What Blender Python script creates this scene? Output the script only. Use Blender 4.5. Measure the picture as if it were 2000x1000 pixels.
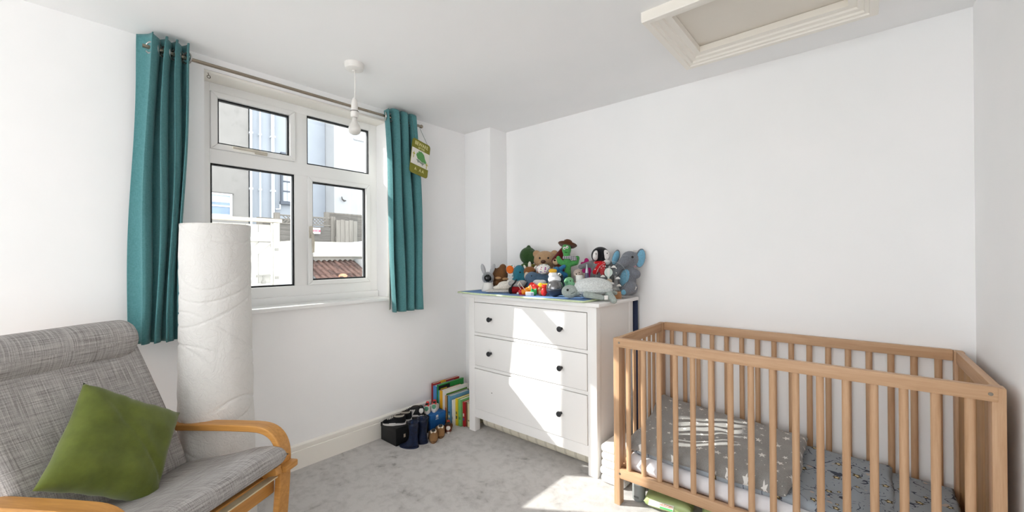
import bpy, bmesh, math, random
from mathutils import Matrix, Vector, Euler, noise as mnoise
for _o in list(bpy.data.objects):
    bpy.data.objects.remove(_o)
SC = bpy.context.scene
COL = SC.collection
PI = math.pi
random.seed(7)

# ------------------------------------------------------------------ camera
YAW, PIT, ROL = .7081, .0033, -.0061
cam_d = bpy.data.cameras.new('camera'); cam_d.sensor_width = 36.0
cam_d.lens = 36.0 * 800.25 / 2000.0; cam_d.clip_start = .02; cam_d.clip_end = 200
cam = bpy.data.objects.new('camera', cam_d); COL.objects.link(cam)
cam.matrix_world = (Matrix.Translation((2.4505, 0, 1.1915)) @ Matrix.Rotation(YAW, 4, 'Z')
                    @ Matrix.Rotation(PI / 2 + PIT, 4, 'X') @ Matrix.Rotation(ROL, 4, 'Z'))
SC.camera = cam

# ------------------------------------------------------------------ daylight
W = bpy.data.worlds.new('sky'); SC.world = W; W.use_nodes = True
bg = W.node_tree.nodes['Background']
bg.inputs['Color'].default_value = (.92, .965, 1.0, 1)
bg.inputs['Strength'].default_value = 2.0
SUN_DIR = Vector((1.0, .65, -.785)).normalized()
sun_d = bpy.data.lights.new('sun', 'SUN'); sun_d.energy = 4.5; sun_d.angle = math.radians(.6)
sun_d.color = (1.0, .965, .92)
sun = bpy.data.objects.new('sun', sun_d); COL.objects.link(sun)
sun.rotation_euler = SUN_DIR.to_track_quat('-Z', 'Y').to_euler(); sun.location = (-6, -4, 7)
vs = SC.view_settings
vs.view_transform = 'Standard'; vs.look = 'None'; vs.gamma = 1.0; vs.use_curve_mapping = False
vs.exposure = 1.04
SC.cycles.max_bounces = 10; SC.cycles.diffuse_bounces = 8; SC.cycles.transparent_max_bounces = 24

# ------------------------------------------------------------------ materials
def lin(c):
    if isinstance(c, str):
        c = tuple(int(c[i:i + 2], 16) for i in (0, 2, 4))
    return tuple(((v / 255) / 12.92 if v / 255 <= .04045 else ((v / 255 + .055) / 1.055) ** 2.4) for v in c) + (1.0,)
_MC = {}
class NT:
    """small node helper"""
    def __init__(s, m): s.t = m.node_tree; s.n = s.t.nodes; s.l = s.t.links
    def new(s, typ, **kw):
        n = s.n.new(typ)
        for k, v in kw.items(): setattr(n, k, v)
        return n
    def link(s, a, b): s.l.new(a, b)
    def math(s, op, a, b=None, c=None):
        n = s.new('ShaderNodeMath', operation=op)
        for i, v in enumerate((a, b, c)):
            if v is None: continue
            if isinstance(v, (int, float)): n.inputs[i].default_value = v
            else: s.link(v, n.inputs[i])
        return n.outputs[0]
    def mix(s, f, a, b):
        n = s.new('ShaderNodeMix', data_type='RGBA')
        if isinstance(f, (int, float)): n.inputs[0].default_value = f
        else: s.link(f, n.inputs[0])
        for i, v in ((6, a), (7, b)):
            if isinstance(v, tuple): n.inputs[i].default_value = v
            else: s.link(v, n.inputs[i])
        return n.outputs[2]
    def coord(s, which='Object', scale=(1, 1, 1), rot=(0, 0, 0)):
        tc = s.new('ShaderNodeTexCoord'); mp = s.new('ShaderNodeMapping')
        mp.inputs['Scale'].default_value = scale; mp.inputs['Rotation'].default_value = rot
        s.link(tc.outputs[which], mp.inputs['Vector']); return mp.outputs[0]
    def noise(s, vec, scale, detail=3, rough=.5, dist=0):
        n = s.new('ShaderNodeTexNoise'); n.inputs['Scale'].default_value = scale
        n.inputs['Detail'].default_value = detail; n.inputs['Roughness'].default_value = rough
        n.inputs['Distortion'].default_value = dist
        if vec is not None: s.link(vec, n.inputs['Vector'])
        return n.outputs['Fac']
    def ramp(s, f, stops):
        r = s.new('ShaderNodeValToRGB'); e = r.color_ramp.elements
        while len(e) < len(stops): e.new(.5)
        for i, (p, c) in enumerate(stops):
            e[i].position = p; e[i].color = c if isinstance(c, tuple) else (c, c, c, 1)
        s.link(f, r.inputs[0]); return r.outputs[0]
    def bump(s, h, strength, dist, bsdf):
        b = s.new('ShaderNodeBump'); b.inputs['Strength'].default_value = strength
        b.inputs['Distance'].default_value = dist
        s.link(h, b.inputs['Height']); s.link(b.outputs[0], bsdf.inputs['Normal'])
def base(name, col, rough=.6, spec=.3, metal=0):
    m = bpy.data.materials.new(name); m.use_nodes = True
    b = m.node_tree.nodes['Principled BSDF']
    b.inputs['Base Color'].default_value = lin(col) if not (isinstance(col, tuple) and len(col) == 4) else col
    b.inputs['Roughness'].default_value = rough; b.inputs['Specular IOR Level'].default_value = spec
    b.inputs['Metallic'].default_value = metal
    return m, b, NT(m)
def plain(col, rough=.6, spec=.3, metal=0, var=.06, vs_=25, bump=0, bs=200, sheen=0):
    """single colour with slight procedural variation and fine relief"""
    key = (col, rough, spec, metal, var, vs_, bump, bs, sheen)
    if key in _MC: return _MC[key]
    m, b, t = base('mat_%s' % (col if isinstance(col, str) else '%d_%d_%d' % col[:3]), col, rough, spec, metal)
    co = t.coord()
    c = lin(col)
    if var:
        f = t.noise(co, vs_, 3)
        lo = tuple(max(0, v * (1 - var)) for v in c[:3]) + (1,); hi = tuple(min(1, v * (1 + var)) for v in c[:3]) + (1,)
        t.link(t.ramp(f, [(.3, lo), (.7, hi)]), b.inputs['Base Color'])
    if bump: t.bump(t.noise(co, bs, 2), bump, .002, b)
    if sheen: b.inputs['Sheen Weight'].default_value = sheen; b.inputs['Sheen Roughness'].default_value = .4
    _MC[key] = m; return m
def plush(col, var=.18):
    key = ('plush', col)
    if key in _MC: return _MC[key]
    m, b, t = base('plush_%s' % str(col), col, .9, .1)
    co = t.coord(); f = t.noise(co, 160, 3); c = lin(col)
    t.link(t.ramp(f, [(.3, tuple(v * (1 - var) for v in c[:3]) + (1,)), (.7, tuple(min(1, v * (1 + var)) for v in c[:3]) + (1,))]), b.inputs['Base Color'])
    t.bump(t.noise(co, 320, 2), .6, .003, b); b.inputs['Sheen Weight'].default_value = .25
    _MC[key] = m; return m
def wood(c1, c2, axis='Z', sc=1.0, rough=.45, spec=.35):
    key = ('wood', c1, c2, axis, sc)
    if key in _MC: return _MC[key]
    m, b, t = base('wood_' + axis, c1, rough, spec)
    s = {'X': (1.2, 22, 22), 'Y': (22, 1.2, 22), 'Z': (22, 22, 1.2)}[axis]
    oi = t.new('ShaderNodeObjectInfo')
    tc = t.new('ShaderNodeTexCoord'); ad = t.new('ShaderNodeVectorMath', operation='ADD')
    t.link(tc.outputs['Object'], ad.inputs[0]); t.link(oi.outputs['Random'], ad.inputs[1])
    mp = t.new('ShaderNodeMapping'); mp.inputs['Scale'].default_value = tuple(v * sc for v in s)
    t.link(ad.outputs[0], mp.inputs[0])
    f = t.noise(mp.outputs[0], 3.0, 6, .6, .4)
    g = t.noise(mp.outputs[0], 14.0, 3, .6)
    h = t.math('ADD', t.math('MULTIPLY', f, .75), t.math('MULTIPLY', g, .25))
    t.link(t.ramp(h, [(.32, lin(c2)), (.62, lin(c1))]), b.inputs['Base Color'])
    t.bump(g, .12, .001, b)
    _MC[key] = m; return m

# ------------------------------------------------------------------ mesh helpers
def xf(vs_, M4):
    if M4 is not None:
        for v in vs_: v.co = M4 @ v.co
def add_box(bm, lo, hi, bev=0, seg=2, M4=None):
    r = bmesh.ops.create_cube(bm, size=1.0)['verts']
    c = [(a + b) / 2 for a, b in zip(lo, hi)]; s = [abs(b - a) for a, b in zip(lo, hi)]
    for v in r: v.co = Vector((v.co.x * s[0] + c[0], v.co.y * s[1] + c[1], v.co.z * s[2] + c[2]))
    if bev:
        es = list({e for v in r for e in v.link_edges})
        g = bmesh.ops.bevel(bm, geom=es, offset=min(bev, min(s) * .49), segments=seg, affect='EDGES', profile=.6)
        r = list({v for f in g['faces'] for v in f.verts} | {v for v in r if v.is_valid})
    xf(r, M4); return r
def add_tube(bm, pts, r, n=10, cap=True, flat=1.0, closed=False):
    pts = [Vector(p) for p in pts]; N = len(pts); rings = []
    rr = r if isinstance(r, (list, tuple)) else [r] * N
    prev = None
    for i, p in enumerate(pts):
        a = pts[(i - 1) % N] if (closed or i > 0) else pts[0]
        b = pts[(i + 1) % N] if (closed or i < N - 1) else pts[-1]
        d = (b - a).normalized()
        if prev is None:
            up = Vector((0, 0, 1)) if abs(d.z) < .9 else Vector((1, 0, 0))
            u = d.cross(up).normalized()
        else:
            u = (prev - d * prev.dot(d))
            u = u.normalized() if u.length > 1e-6 else d.orthogonal().normalized()
        prev = u; w = d.cross(u)
        rings.append([bm.verts.new(p + (u * math.cos(2 * PI * k / n) + w * math.sin(2 * PI * k / n) * flat) * rr[i]) for k in range(n)])
    M = N if closed else N - 1
    for i in range(M):
        A, B = rings[i], rings[(i + 1) % N]
        for k in range(n):
            bm.faces.new((A[k], A[(k + 1) % n], B[(k + 1) % n], B[k]))
    if cap and not closed:
        bm.faces.new(rings[0][::-1]); bm.faces.new(rings[-1])
    return [v for ri in rings for v in ri]
def add_lathe(bm, prof, n=24, c=(0, 0, 0), M4=None, cap=True):
    rings = []
    for r, z in prof:
        rings.append([bm.verts.new((c[0] + max(r, 1e-5) * math.cos(2 * PI * k / n), c[1] + max(r, 1e-5) * math.sin(2 * PI * k / n), c[2] + z)) for k in range(n)])
    for A, B in zip(rings, rings[1:]):
        for k in range(n): bm.faces.new((A[k], A[(k + 1) % n], B[(k + 1) % n], B[k]))
    if cap:
        bm.faces.new(rings[0][::-1]); bm.faces.new(rings[-1])
    vs_ = [v for ri in rings for v in ri]; xf(vs_, M4); return vs_
def add_ell(bm, c, r, rot=None, seg=16):
    if isinstance(r, (int, float)): r = (r, r, r)
    M4 = Matrix.Translation(c) @ (Euler(rot).to_matrix().to_4x4() if rot else Matrix.Identity(4)) @ Matrix.Diagonal((*r, 1))
    return bmesh.ops.create_uvsphere(bm, u_segments=seg, v_segments=max(6, seg * 2 // 3), radius=1, matrix=M4)['verts']
def add_prism(bm, pts, h0, h1, M4=None):
    """polygon in local xy extruded along z"""
    a = [bm.verts.new((x, y, h0)) for x, y in pts]; b = [bm.verts.new((x, y, h1)) for x, y in pts]
    n = len(pts)
    bm.faces.new(a[::-1]); bm.faces.new(b)
    for i in range(n): bm.faces.new((a[i], a[(i + 1) % n], b[(i + 1) % n], b[i]))
    xf(a + b, M4); return a + b
def grid(bm, nu, nv, fn, uvfn=None):
    V = [[bm.verts.new(fn(i / nu, j / nv)) for j in range(nv + 1)] for i in range(nu + 1)]
    uvl = bm.loops.layers.uv.verify()
    for i in range(nu):
        for j in range(nv):
            f = bm.faces.new((V[i][j], V[i + 1][j], V[i + 1][j + 1], V[i][j + 1]))
            for l, (a, b) in zip(f.loops, ((i, j), (i + 1, j), (i + 1, j + 1), (i, j + 1))):
                l[uvl].uv = uvfn(a / nu, b / nv) if uvfn else (a / nu, b / nv)
    return V
def obj(name, bm, mat, parent=None, smooth=True, ang=40, loc=None, rot=None):
    bmesh.ops.recalc_face_normals(bm, faces=bm.faces[:])
    me = bpy.data.meshes.new(name); bm.to_mesh(me); bm.free()
    if smooth:
        for p in me.polygons: p.use_smooth = True
        me.set_sharp_from_angle(angle=math.radians(ang))
    if mat is not None: me.materials.append(mat)
    o = bpy.data.objects.new(name, me); COL.objects.link(o)
    if parent is not None: o.parent = parent
    if loc is not None: o.location = loc
    if rot is not None: o.rotation_euler = rot
    return o
def tag(o, label=None, cat=None, group=None, kind=None):
    for k, v in (('label', label), ('category', cat), ('group', group), ('kind', kind)):
        if v: o[k] = v
    return o
def thing(name, label, cat, loc=(0, 0, 0), rz=0, group=None, rot=None):
    o = bpy.data.objects.new(name, None); COL.objects.link(o); o.empty_display_size = .05
    o.location = loc; o.rotation_euler = rot if rot else (0, 0, rz)
    return tag(o, label, cat, group)
def box(name, lo, hi, mat, parent=None, bev=0, **k):
    bm = bmesh.new(); add_box(bm, lo, hi, bev); return obj(name, bm, mat, parent, **k)
def boxes(name, lst, mat, parent=None, bev=0, **k):
    bm = bmesh.new()
    for lo, hi in lst: add_box(bm, lo, hi, bev)
    return obj(name, bm, mat, parent, **k)
def tube(name, pts, r, mat, parent=None, n=10, **k):
    bm = bmesh.new(); add_tube(bm, pts, r, n); return obj(name, bm, mat, parent, **k)
def lathe(name, prof, mat, parent=None, n=24, c=(0, 0, 0), **k):
    bm = bmesh.new(); add_lathe(bm, prof, n, c); return obj(name, bm, mat, parent, **k)
def ell(name, c, r, mat, parent=None, rot=None, seg=16, **k):
    bm = bmesh.new(); add_ell(bm, c, r, rot, seg); return obj(name, bm, mat, parent, ang=180, **k)
def blob(name, ells, mat, parent=None, vox=.005, smooth=4, **k):
    """overlapping ellipsoids / capsules fused into one soft skin"""
    bm = bmesh.new()
    for e in ells:
        if e[0] == 'cap': add_tube(bm, e[1], e[2], 14)
        else: add_ell(bm, e[0], e[1], e[2] if len(e) > 2 else None, 18)
    o = obj(name, bm, mat, parent, ang=180, **k)
    md = o.modifiers.new('remesh', 'REMESH'); md.mode = 'VOXEL'; md.voxel_size = vox; md.use_smooth_shade = True
    sm = o.modifiers.new('smooth', 'SMOOTH'); sm.factor = .5; sm.iterations = smooth
    return o
def cap(p0, p1, r0, r1, k=5):
    """points and radii of a rounded capsule for blob()"""
    p0, p1 = Vector(p0), Vector(p1); L = (p1 - p0).length; d = (p1 - p0).normalized()
    P, R = [], []
    for i in range(k):
        a = PI / 2 * (1 - i / (k - 1)); P.append(p0 - d * r0 * math.sin(a)); R.append(max(r0 * math.cos(a), 1e-4))
    for i in range(k):
        a = PI / 2 * i / (k - 1); P.append(p1 + d * r1 * math.sin(a)); R.append(max(r1 * math.cos(a), 1e-4))
    return ('cap', P, R)
def copy_tree(o, parent=None):
    c = o.copy(); COL.objects.link(c); c.parent = parent
    for ch in list(o.children): copy_tree(ch, c)
    return c
def lettering(name, body, size, mat, parent, M4, depth=.0006, sx=1.0):
    cu = bpy.data.curves.new('txt', 'FONT'); cu.body = body; cu.size = size; cu.extrude = depth
    cu.align_x = 'CENTER'; cu.align_y = 'CENTER'
    t = bpy.data.objects.new('txt', cu); COL.objects.link(t)
    me = bpy.data.meshes.new_from_object(t.evaluated_get(bpy.context.evaluated_depsgraph_get()))
    bpy.data.objects.remove(t); bpy.data.curves.remove(cu)
    me.transform(M4 @ Matrix.Diagonal((sx, 1, 1, 1))); me.name = name
    me.materials.clear(); me.materials.append(mat)
    o = bpy.data.objects.new(name, me); COL.objects.link(o); o.parent = parent
    return o
def basis(o, x, y, z):
    """matrix with given origin and axes"""
    return Matrix(((x[0], y[0], z[0], o[0]), (x[1], y[1], z[1], o[1]), (x[2], y[2], z[2], o[2]), (0, 0, 0, 1)))
# ================================================================== THE ROOM
CEIL = 2.193; YB = 2.47; XR = 2.795; YF = -2.9
def wall_mat():
    m, b, t = base('white_wall_paint', 'f6f6f6', .75, .2)
    co = t.coord()
    t.link(t.ramp(t.noise(co, 2.2, 3), [(.35, lin('f5f5f5')), (.65, lin('f8f7f7'))]), b.inputs['Base Color'])
    h = t.math('ADD', t.math('MULTIPLY', t.noise(co, 3, 3), 1.0), t.math('MULTIPLY', t.noise(co, 160, 2), .06))
    t.bump(h, .05, .02, b); return m
WALL = wall_mat()
def gloss_mat(name, c, rough=.35):
    m, b, t = base(name, c, rough, .4)
    co = t.coord(); t.bump(t.noise(co, 30, 2), .04, .004, b); return m
TRIM = gloss_mat('cream_gloss_paint', 'f0ece4')
UPVC = gloss_mat('white_upvc', 'f1f1f0', .3)
def carpet_mat():
    m, b, t = base('grey_carpet', 'b9b6b3', .95, .05)
    co = t.coord()
    big = t.noise(co, 4.5, 6, .65, .25)
    mid = t.noise(co, 19, 5, .65, .35)
    fin = t.noise(co, 420, 2, .7)
    h = t.math('ADD', t.math('MULTIPLY', big, .45), t.math('MULTIPLY', mid, .55))
    c1 = t.ramp(h, [(.34, lin('a09b98')), (.42, lin('cbc7c4')), (.54, lin('dedad7'))])
    f2 = t.ramp(fin, [(.25, (.64, .64, .64, 1)), (.75, (1.10, 1.10, 1.10, 1))])
    mm = t.new('ShaderNodeMix', data_type='RGBA', blend_type='MULTIPLY'); mm.inputs[0].default_value = 1
    t.link(c1, mm.inputs[6]); t.link(f2, mm.inputs[7]); t.link(mm.outputs[2], b.inputs['Base Color'])
    hh = t.math('ADD', t.math('MULTIPLY', h, .6), t.math('MULTIPLY', fin, .5))
    t.bump(hh, .7, .012, b); b.inputs['Sheen Weight'].default_value = .3
    return m
def structure(o): o['kind'] = 'structure'; return o
structure(box('floor', (-.02, YF, -.12), (XR + .02, YB + .02, 0), carpet_mat()))
WY0, WY1, WZ0, WZ1 = .546, 1.562, .905, 2.128        # window opening
structure(boxes('wall_left', [((-.26, YF, -.12), (0, WY0, CEIL)), ((-.26, WY1, -.12), (0, YB + .15, CEIL)),
                              ((-.26, WY0, -.12), (0, WY1, WZ0)), ((-.26, WY0, WZ1), (0, WY1, CEIL))], WALL))
structure(box('wall_back', (0, YB, -.12), (XR + .15, YB + .15, CEIL), WALL))
structure(box('wall_corner', (0, 2.277, 0), (.285, YB, CEIL), WALL, bev=.006))
structure(box('wall_right', (XR, YF, -.12), (XR + .15, YB, CEIL), WALL))
HX0, HX1, HY0, HY1 = 1.845, 2.425, 1.705, 2.115      # loft hatch opening
structure(boxes('ceiling', [((-.26, YF, CEIL), (HX0, YB + .15, CEIL + .2)), ((HX1, YF, CEIL), (XR + .15, YB + .15, CEIL + .2)),
                            ((HX0, YF, CEIL), (HX1, HY0, CEIL + .2)), ((HX0, HY1, CEIL), (HX1, YB + .15, CEIL + .2))], WALL))
# skirting boards: plain face with a stepped top moulding
def skirting(name, p0, p1, inward):
    p0, p1 = Vector(p0), Vector(p1); d = (p1 - p0).normalized(); L = (p1 - p0).length; n = Vector(inward)
    prof = [(0, 0), (.018, 0), (.018, .102), (.014, .105), (.016, .110), (.015, .130), (.006, .139), (0, .139)]
    bm = bmesh.new(); add_prism(bm, prof, 0, L, basis(p0, n, Vector((0, 0, 1)), d))
    return structure(obj(name, bm, TRIM, None, ang=25))
skirting('baseboard_left', (0, YF, 0), (0, 2.277, 0), (1, 0, 0))
skirting('baseboard_back', (.285, YB, 0), (XR, YB, 0), (0, -1, 0))
skirting('baseboard_right', (XR, YF, 0), (XR, YB - .018, 0), (-1, 0, 0))
skirting('baseboard_corner', (.018, 2.277, 0), (.285, 2.277, 0), (0, -1, 0))

# ------------------------------------------------------------------ window
win = bpy.data.objects.new('window_1', None); COL.objects.link(win); structure(win)
RUB = plain('1d1f22', .5, .3)
def glass_mat():
    m = bpy.data.materials.new('clear_glass'); m.use_nodes = True; t = NT(m); t.n.clear()
    o = t.new('ShaderNodeOutputMaterial'); mx = t.new('ShaderNodeMixShader'); tr = t.new('ShaderNodeBsdfTransparent')
    gl = t.new('ShaderNodeBsdfGlossy'); gl.inputs['Roughness'].default_value = .02
    fr = t.new('ShaderNodeFresnel'); fr.inputs[0].default_value = 1.3
    t.link(fr.outputs[0], mx.inputs[0]); t.link(tr.outputs[0], mx.inputs[1]); t.link(gl.outputs[0], mx.inputs[2]); t.link(mx.outputs[0], o.inputs[0])
    tr.inputs[0].default_value = (.97, .985, .98, 1); return m
GLASS = glass_mat()
FX0, FX1 = -.195, -.128
box('frame_jamb', (FX0, WY0, .933), (FX1, .600, WZ1), UPVC, win, .003)
box('frame_jamb', (FX0, 1.505, .933), (FX1, WY1, WZ1), UPVC, win, .003)
box('frame_head', (FX0, .596, 2.070), (FX1 + .002, 1.509, WZ1), UPVC, win, .003)
box('frame_sill_rail', (FX0, .596, .933), (FX1 + .004, 1.509, 1.030), UPVC, win, .004)
box('frame_drip_ledge', (FX1 - .01, WY0 + .002, .926), (FX1 + .020, WY1 - .002, .970), UPVC, win, .006)
box('mullion', (FX0, 1.017, 1.026), (FX1 + .001, 1.089, 2.074), UPVC, win, .003)
box('transom', (FX0, .596, 1.695), (FX1 + .003, 1.509, 1.769), UPVC, win, .003)
def rect_frame(bm, y0, y1, z0, z1, w, x0, x1, bev=.003):
    # four mitred bars
    for a, b, c, d in (((y0, z0), (y1, z0), (y1 - w, z0 + w), (y0 + w, z0 + w)), ((y1, z0), (y1, z1), (y1 - w, z1 - w), (y1 - w, z0 + w)),
                       ((y1, z1), (y0, z1), (y0 + w, z1 - w), (y1 - w, z1 - w)), ((y0, z1), (y0, z0), (y0 + w, z0 + w), (y0 + w, z1 - w))):
        add_prism(bm, [a, b, c, d], x0, x1, basis((0, 0, 0), (0, 1, 0), (0, 0, 1), (1, 0, 0)))
def pane(y0, y1, z0, z1, xg, parent, rub=.009):
    bm = bmesh.new(); rect_frame(bm, y0, y1, z0, z1, rub, xg - .004, xg + .016); g = obj('gasket', bm, RUB, parent, smooth=False)
    box('pane', (xg - .002, y0 + rub * .5, z0 + rub * .5), (xg + .002, y1 - rub * .5, z1 - rub * .5), GLASS, parent)
def sash(y0, y1, z0, z1, w):
    s = bpy.data.objects.new('opening_sash', None); COL.objects.link(s); s.parent = win
    bm = bmesh.new()
    rect_frame(bm, y0, y1, z0, z1, w, -.175, -.114)
    o = obj('sash_frame', bm, UPVC, s, smooth=False)
    bv = o.modifiers.new('bevel', 'BEVEL'); bv.width = .004; bv.segments = 2; bv.limit_method = 'ANGLE'
    pane(y0 + w, y1 - w, z0 + w, z1 - w, -.150, s)
    return s
s1 = sash(.600, 1.017, 1.769, 2.070, .030)
s2 = sash(1.089, 1.503, 1.030, 1.695, .028)
pane(.600, 1.017, 1.030, 1.695, -.155, win)
pane(1.089, 1.507, 1.769, 2.070, -.155, win)
HND = plain('cfc8ba', .4, .4, var=.12)
# sash handles
bm = bmesh.new(); add_box(bm, (-.116, .800, 1.772), (-.098, .862, 1.794), .006)
add_tube(bm, [(-.096, .848, 1.784), (-.090, .81, 1.785), (-.088, .75, 1.785), (-.090, .690, 1.785)], [.007, .008, .008, .006], 10)
hd = obj('sash_handle', bm, HND, s1); tag(hd, 'off-white window handle')
bm = bmesh.new(); add_box(bm, (-.116, 1.092, 1.315), (-.100, 1.114, 1.390), .006)
add_tube(bm, [(-.098, 1.103, 1.345), (-.086, 1.103, 1.340), (-.082, 1.104, 1.295), (-.086, 1.106, 1.228)], [.008, .009, .009, .007], 10)
hd = obj('sash_handle', bm, HND, s2); tag(hd, 'off-white window handle')
tube('lock_button', [(-.100, 1.103, 1.331), (-.088, 1.103, 1.331)], .005, plain('6b6258', .5), hd)
box('window_board', (FX1 - .01, WY0 + .001, WZ0), (.0, WY1 - .001, WZ0 + .024), UPVC, win, .003)
box('window_board_nosing', (-.002, WY0 - .012, WZ0), (.034, 1.556, WZ0 + .022), UPVC, win, .008)
box('head_lining', (-.128, WY0 + .001, WZ1 - .014), (-.001, WY1 - .001, WZ1 - .001), TRIM, win, .002)
bm = bmesh.new(); add_tube(bm, [(-.004 + 0, .566 + .007 * math.cos(a), 2.095 + .007 * math.sin(a)) for a in [2 * PI * k / 12 for k in range(12)]], .0016, 6, closed=True)
add_tube(bm, [(-.004, .566, 2.102), (-.004, .563, 2.114)], .0016, 6)
eye = obj('screw_eye', bm, plain('6f665c', .4, .5, .6)); tag(eye, 'small metal screw eye in the window corner', 'hook')

# ------------------------------------------------------------------ loft hatch
HM = gloss_mat('hatch_cream_gloss', 'f1ece3', .35)
hatch = thing('loft_hatch', 'cream painted loft hatch with stepped moulding set in the ceiling', 'hatch', (0, 0, 0))
HP = gloss_mat('hatch_panel_paint', 'e4ddd2', .55)
box('hatch_panel', (HX0 + .004, HY0 + .004, CEIL + .018), (HX1 - .004, HY1 - .004, CEIL + .04), HP, hatch)
# profile: u outward from opening edge, z relative to ceiling (negative is down)
prof = [(-.012, .016), (-.012, -.012), (.014, -.014), (.018, -.022), (.034, -.026), (.038, -.034), (.050, -.036), (.053, -.042), (.078, -.042), (.080, -.038), (.080, 0), (.0, 0)]
cx0, cx1, cy0, cy1 = HX0, HX1, HY0, HY1
def mould(c0, c1, out):
    bm = bmesh.new(); A = []; B = []
    c0, c1, out = Vector(c0), Vector(c1), Vector(out); d = (c1 - c0).normalized()
    for u, z in prof:
        A.append(bm.verts.new(c0 + out * u - d * u + Vector((0, 0, z)))); B.append(bm.verts.new(c1 + out * u + d * u + Vector((0, 0, z))))
    n = len(prof)
    for i in range(n): bm.faces.new((A[i], A[(i + 1) % n], B[(i + 1) % n], B[i]))
    bm.faces.new(A[::-1]); bm.faces.new(B)
    return obj('hatch_moulding', bm, HM, hatch, ang=18)
Z = CEIL
mould((cx0, cy0, Z), (cx1, cy0, Z), (0, -1, 0)); mould((cx1, cy0, Z), (cx1, cy1, Z), (1, 0, 0))
mould((cx1, cy1, Z), (cx0, cy1, Z), (0, 1, 0)); mould((cx0, cy1, Z), (cx0, cy0, Z), (-1, 0, 0))

# ------------------------------------------------------------------ pendant light
WPL = plain('e6e3df', .35, .4, var=.02)
pl = thing('pendant_light', 'white ceiling pendant with bare frosted bulb in front of the window', 'ceiling light', (.466, 1.077, CEIL))
lathe('ceiling_rose', [(.0, -.034), (.030, -.034), (.044, -.028), (.048, -.014), (.049, 0), (.0, 0)], WPL, pl, 32)
lathe('rose_bush', [(.004, -.040), (.009, -.038), (.010, -.033), (.004, -.033)], WPL, pl, 16)
tube('cable', [(0, 0, -.036), (.004, .002, -.08), (.003, .002, -.14), (0, 0, -.19)], .0032, WPL, pl, 8)
hold = lathe('bulb_holder', [(.005, -.175), (.011, -.182), (.016, -.205), (.017, -.245), (.019, -.247), (.019, -.272), (.015, -.276), (.0, -.276)], WPL, pl, 20)
bm = bmesh.new(); add_lathe(bm, [(.0172, -.2452), (.0200, -.2452), (.0200, -.2428), (.0172, -.2428)], 20, cap=False); obj('holder_ring', bm, plain('57534f', .5), hold)
bulbm, bb, tt = base('frosted_bulb_glass', 'ece9e4', .25, .5)
bb.inputs['Transmission Weight'].default_value = .25
lathe('bulb', [(.0, -.276), (.012, -.277), (.0125, -.288), (.016, -.302), (.025, -.318), (.0305, -.334), (.0300, -.346), (.0245, -.357), (.014, -.3635), (.0, -.365)], bulbm, pl, 28, ang=180)

# ------------------------------------------------------------------ curtain pole and curtains
POLE = plain('9a8f80', .25, .5, .85, var=.05)
rod = thing('curtain_pole', 'slim brushed metal curtain pole above the window', 'curtain pole', (.085, 1.03, 2.120))
tube('pole', [(0, -.722, 0), (0, .75, 0)], .0085, POLE, rod, 14)
for yy in (.755,): ell('finial', (0, yy, 0), (.013, .013, .013), POLE, rod, seg=12)
for yy in (-.64, .70):
    bm = bmesh.new(); add_tube(bm, [(-.085, yy, -.004), (-.02, yy, -.004), (-.002, yy, -.011)], .005, 8); add_lathe(bm, [(.0, 0), (.016, 0), (.016, .005), (.0, .006)], 16, (0, 0, 0), basis((-.0849, yy, -.004), (0, 1, 0), (0, 0, 1), (1, 0, 0)))
    obj('bracket', bm, POLE, rod)
def cloth_mat(name, c, c2, sc=700):
    m, b, t = base(name, c, .85, .15)
    co = t.coord('Object')
    n1 = t.noise(t.coord('Object', (sc, sc, sc * .12)), 1.0, 2); n2 = t.noise(t.coord('Object', (sc * .12, sc * .12, sc)), 1.0, 2)
    f = t.math('MULTIPLY', t.math('ADD', n1, n2), .5)
    t.link(t.ramp(f, [(.35, lin(c2)), (.65, lin(c))]), b.inputs['Base Color'])
    t.bump(f, .25, .002, b); b.inputs['Sheen Weight'].default_value = .15; return m
TEAL = cloth_mat('teal_curtain_fabric', '5d9093', '46787c')
LIN = plain('ece7df', .85, .1, var=.03)
def curtain(name, label, ytop, ybot, ztop, zbot, waves, amp_t, amp_b, xm, phase, seed, lead=None, skew=1.0):
    t = thing(name, label, 'curtain', (0, 0, 0))
    rnd = random.Random(seed); jig = [rnd.uniform(-1, 1) for _ in range(24)]
    def fn(u, v):
        zz = ztop + (zbot - ztop) * v
        wv = waves * u ** skew
        k = int(wv * 2) % 20
        y = ytop[0] + (ytop[1] - ytop[0]) * u
        yb = ybot[0] + (ybot[1] - ybot[0]) * u
        e = v ** .8
        y = y + (yb - y) * e
        amp = amp_t + (amp_b - amp_t) * v
        a = 1 + .35 * jig[k] * v
        w = math.sin(2 * PI * wv + phase + .5 * v * jig[k])
        w = math.copysign(abs(w) ** .75, w)
        x = xm + amp * a * w + .010 * math.sin(5 * v + jig[3]) * v
        y += .010 * math.sin(4 * PI * wv + phase) + .006 * math.sin(7 * v + 6 * u)
        if v < .10: zz += .010 * math.cos(2 * PI * wv + phase) * (1 - v / .10)
        return Vector((x, y, zz))
    bm = bmesh.new(); grid(bm, 110, 60, fn)
    o = obj('drape', bm, TEAL, t, ang=180)
    sd = o.modifiers.new('thick', 'SOLIDIFY'); sd.thickness = .0025; sd.offset = 0
    def fl(u, v):
        p = fn(u, v * .985); return p - Vector((.007, 0, 0))
    if lead:
        bm = bmesh.new(); grid(bm, 20, 30, lead)
        o2 = obj('lining', bm, LIN, t, ang=180); tag(o2, 'cream lining')
        sd = o2.modifiers.new('thick', 'SOLIDIFY'); sd.thickness = .0018; sd.offset = 0
    return t, fn
RING = plain('b9b7b4', .25, .5, .8, var=.03)
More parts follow.
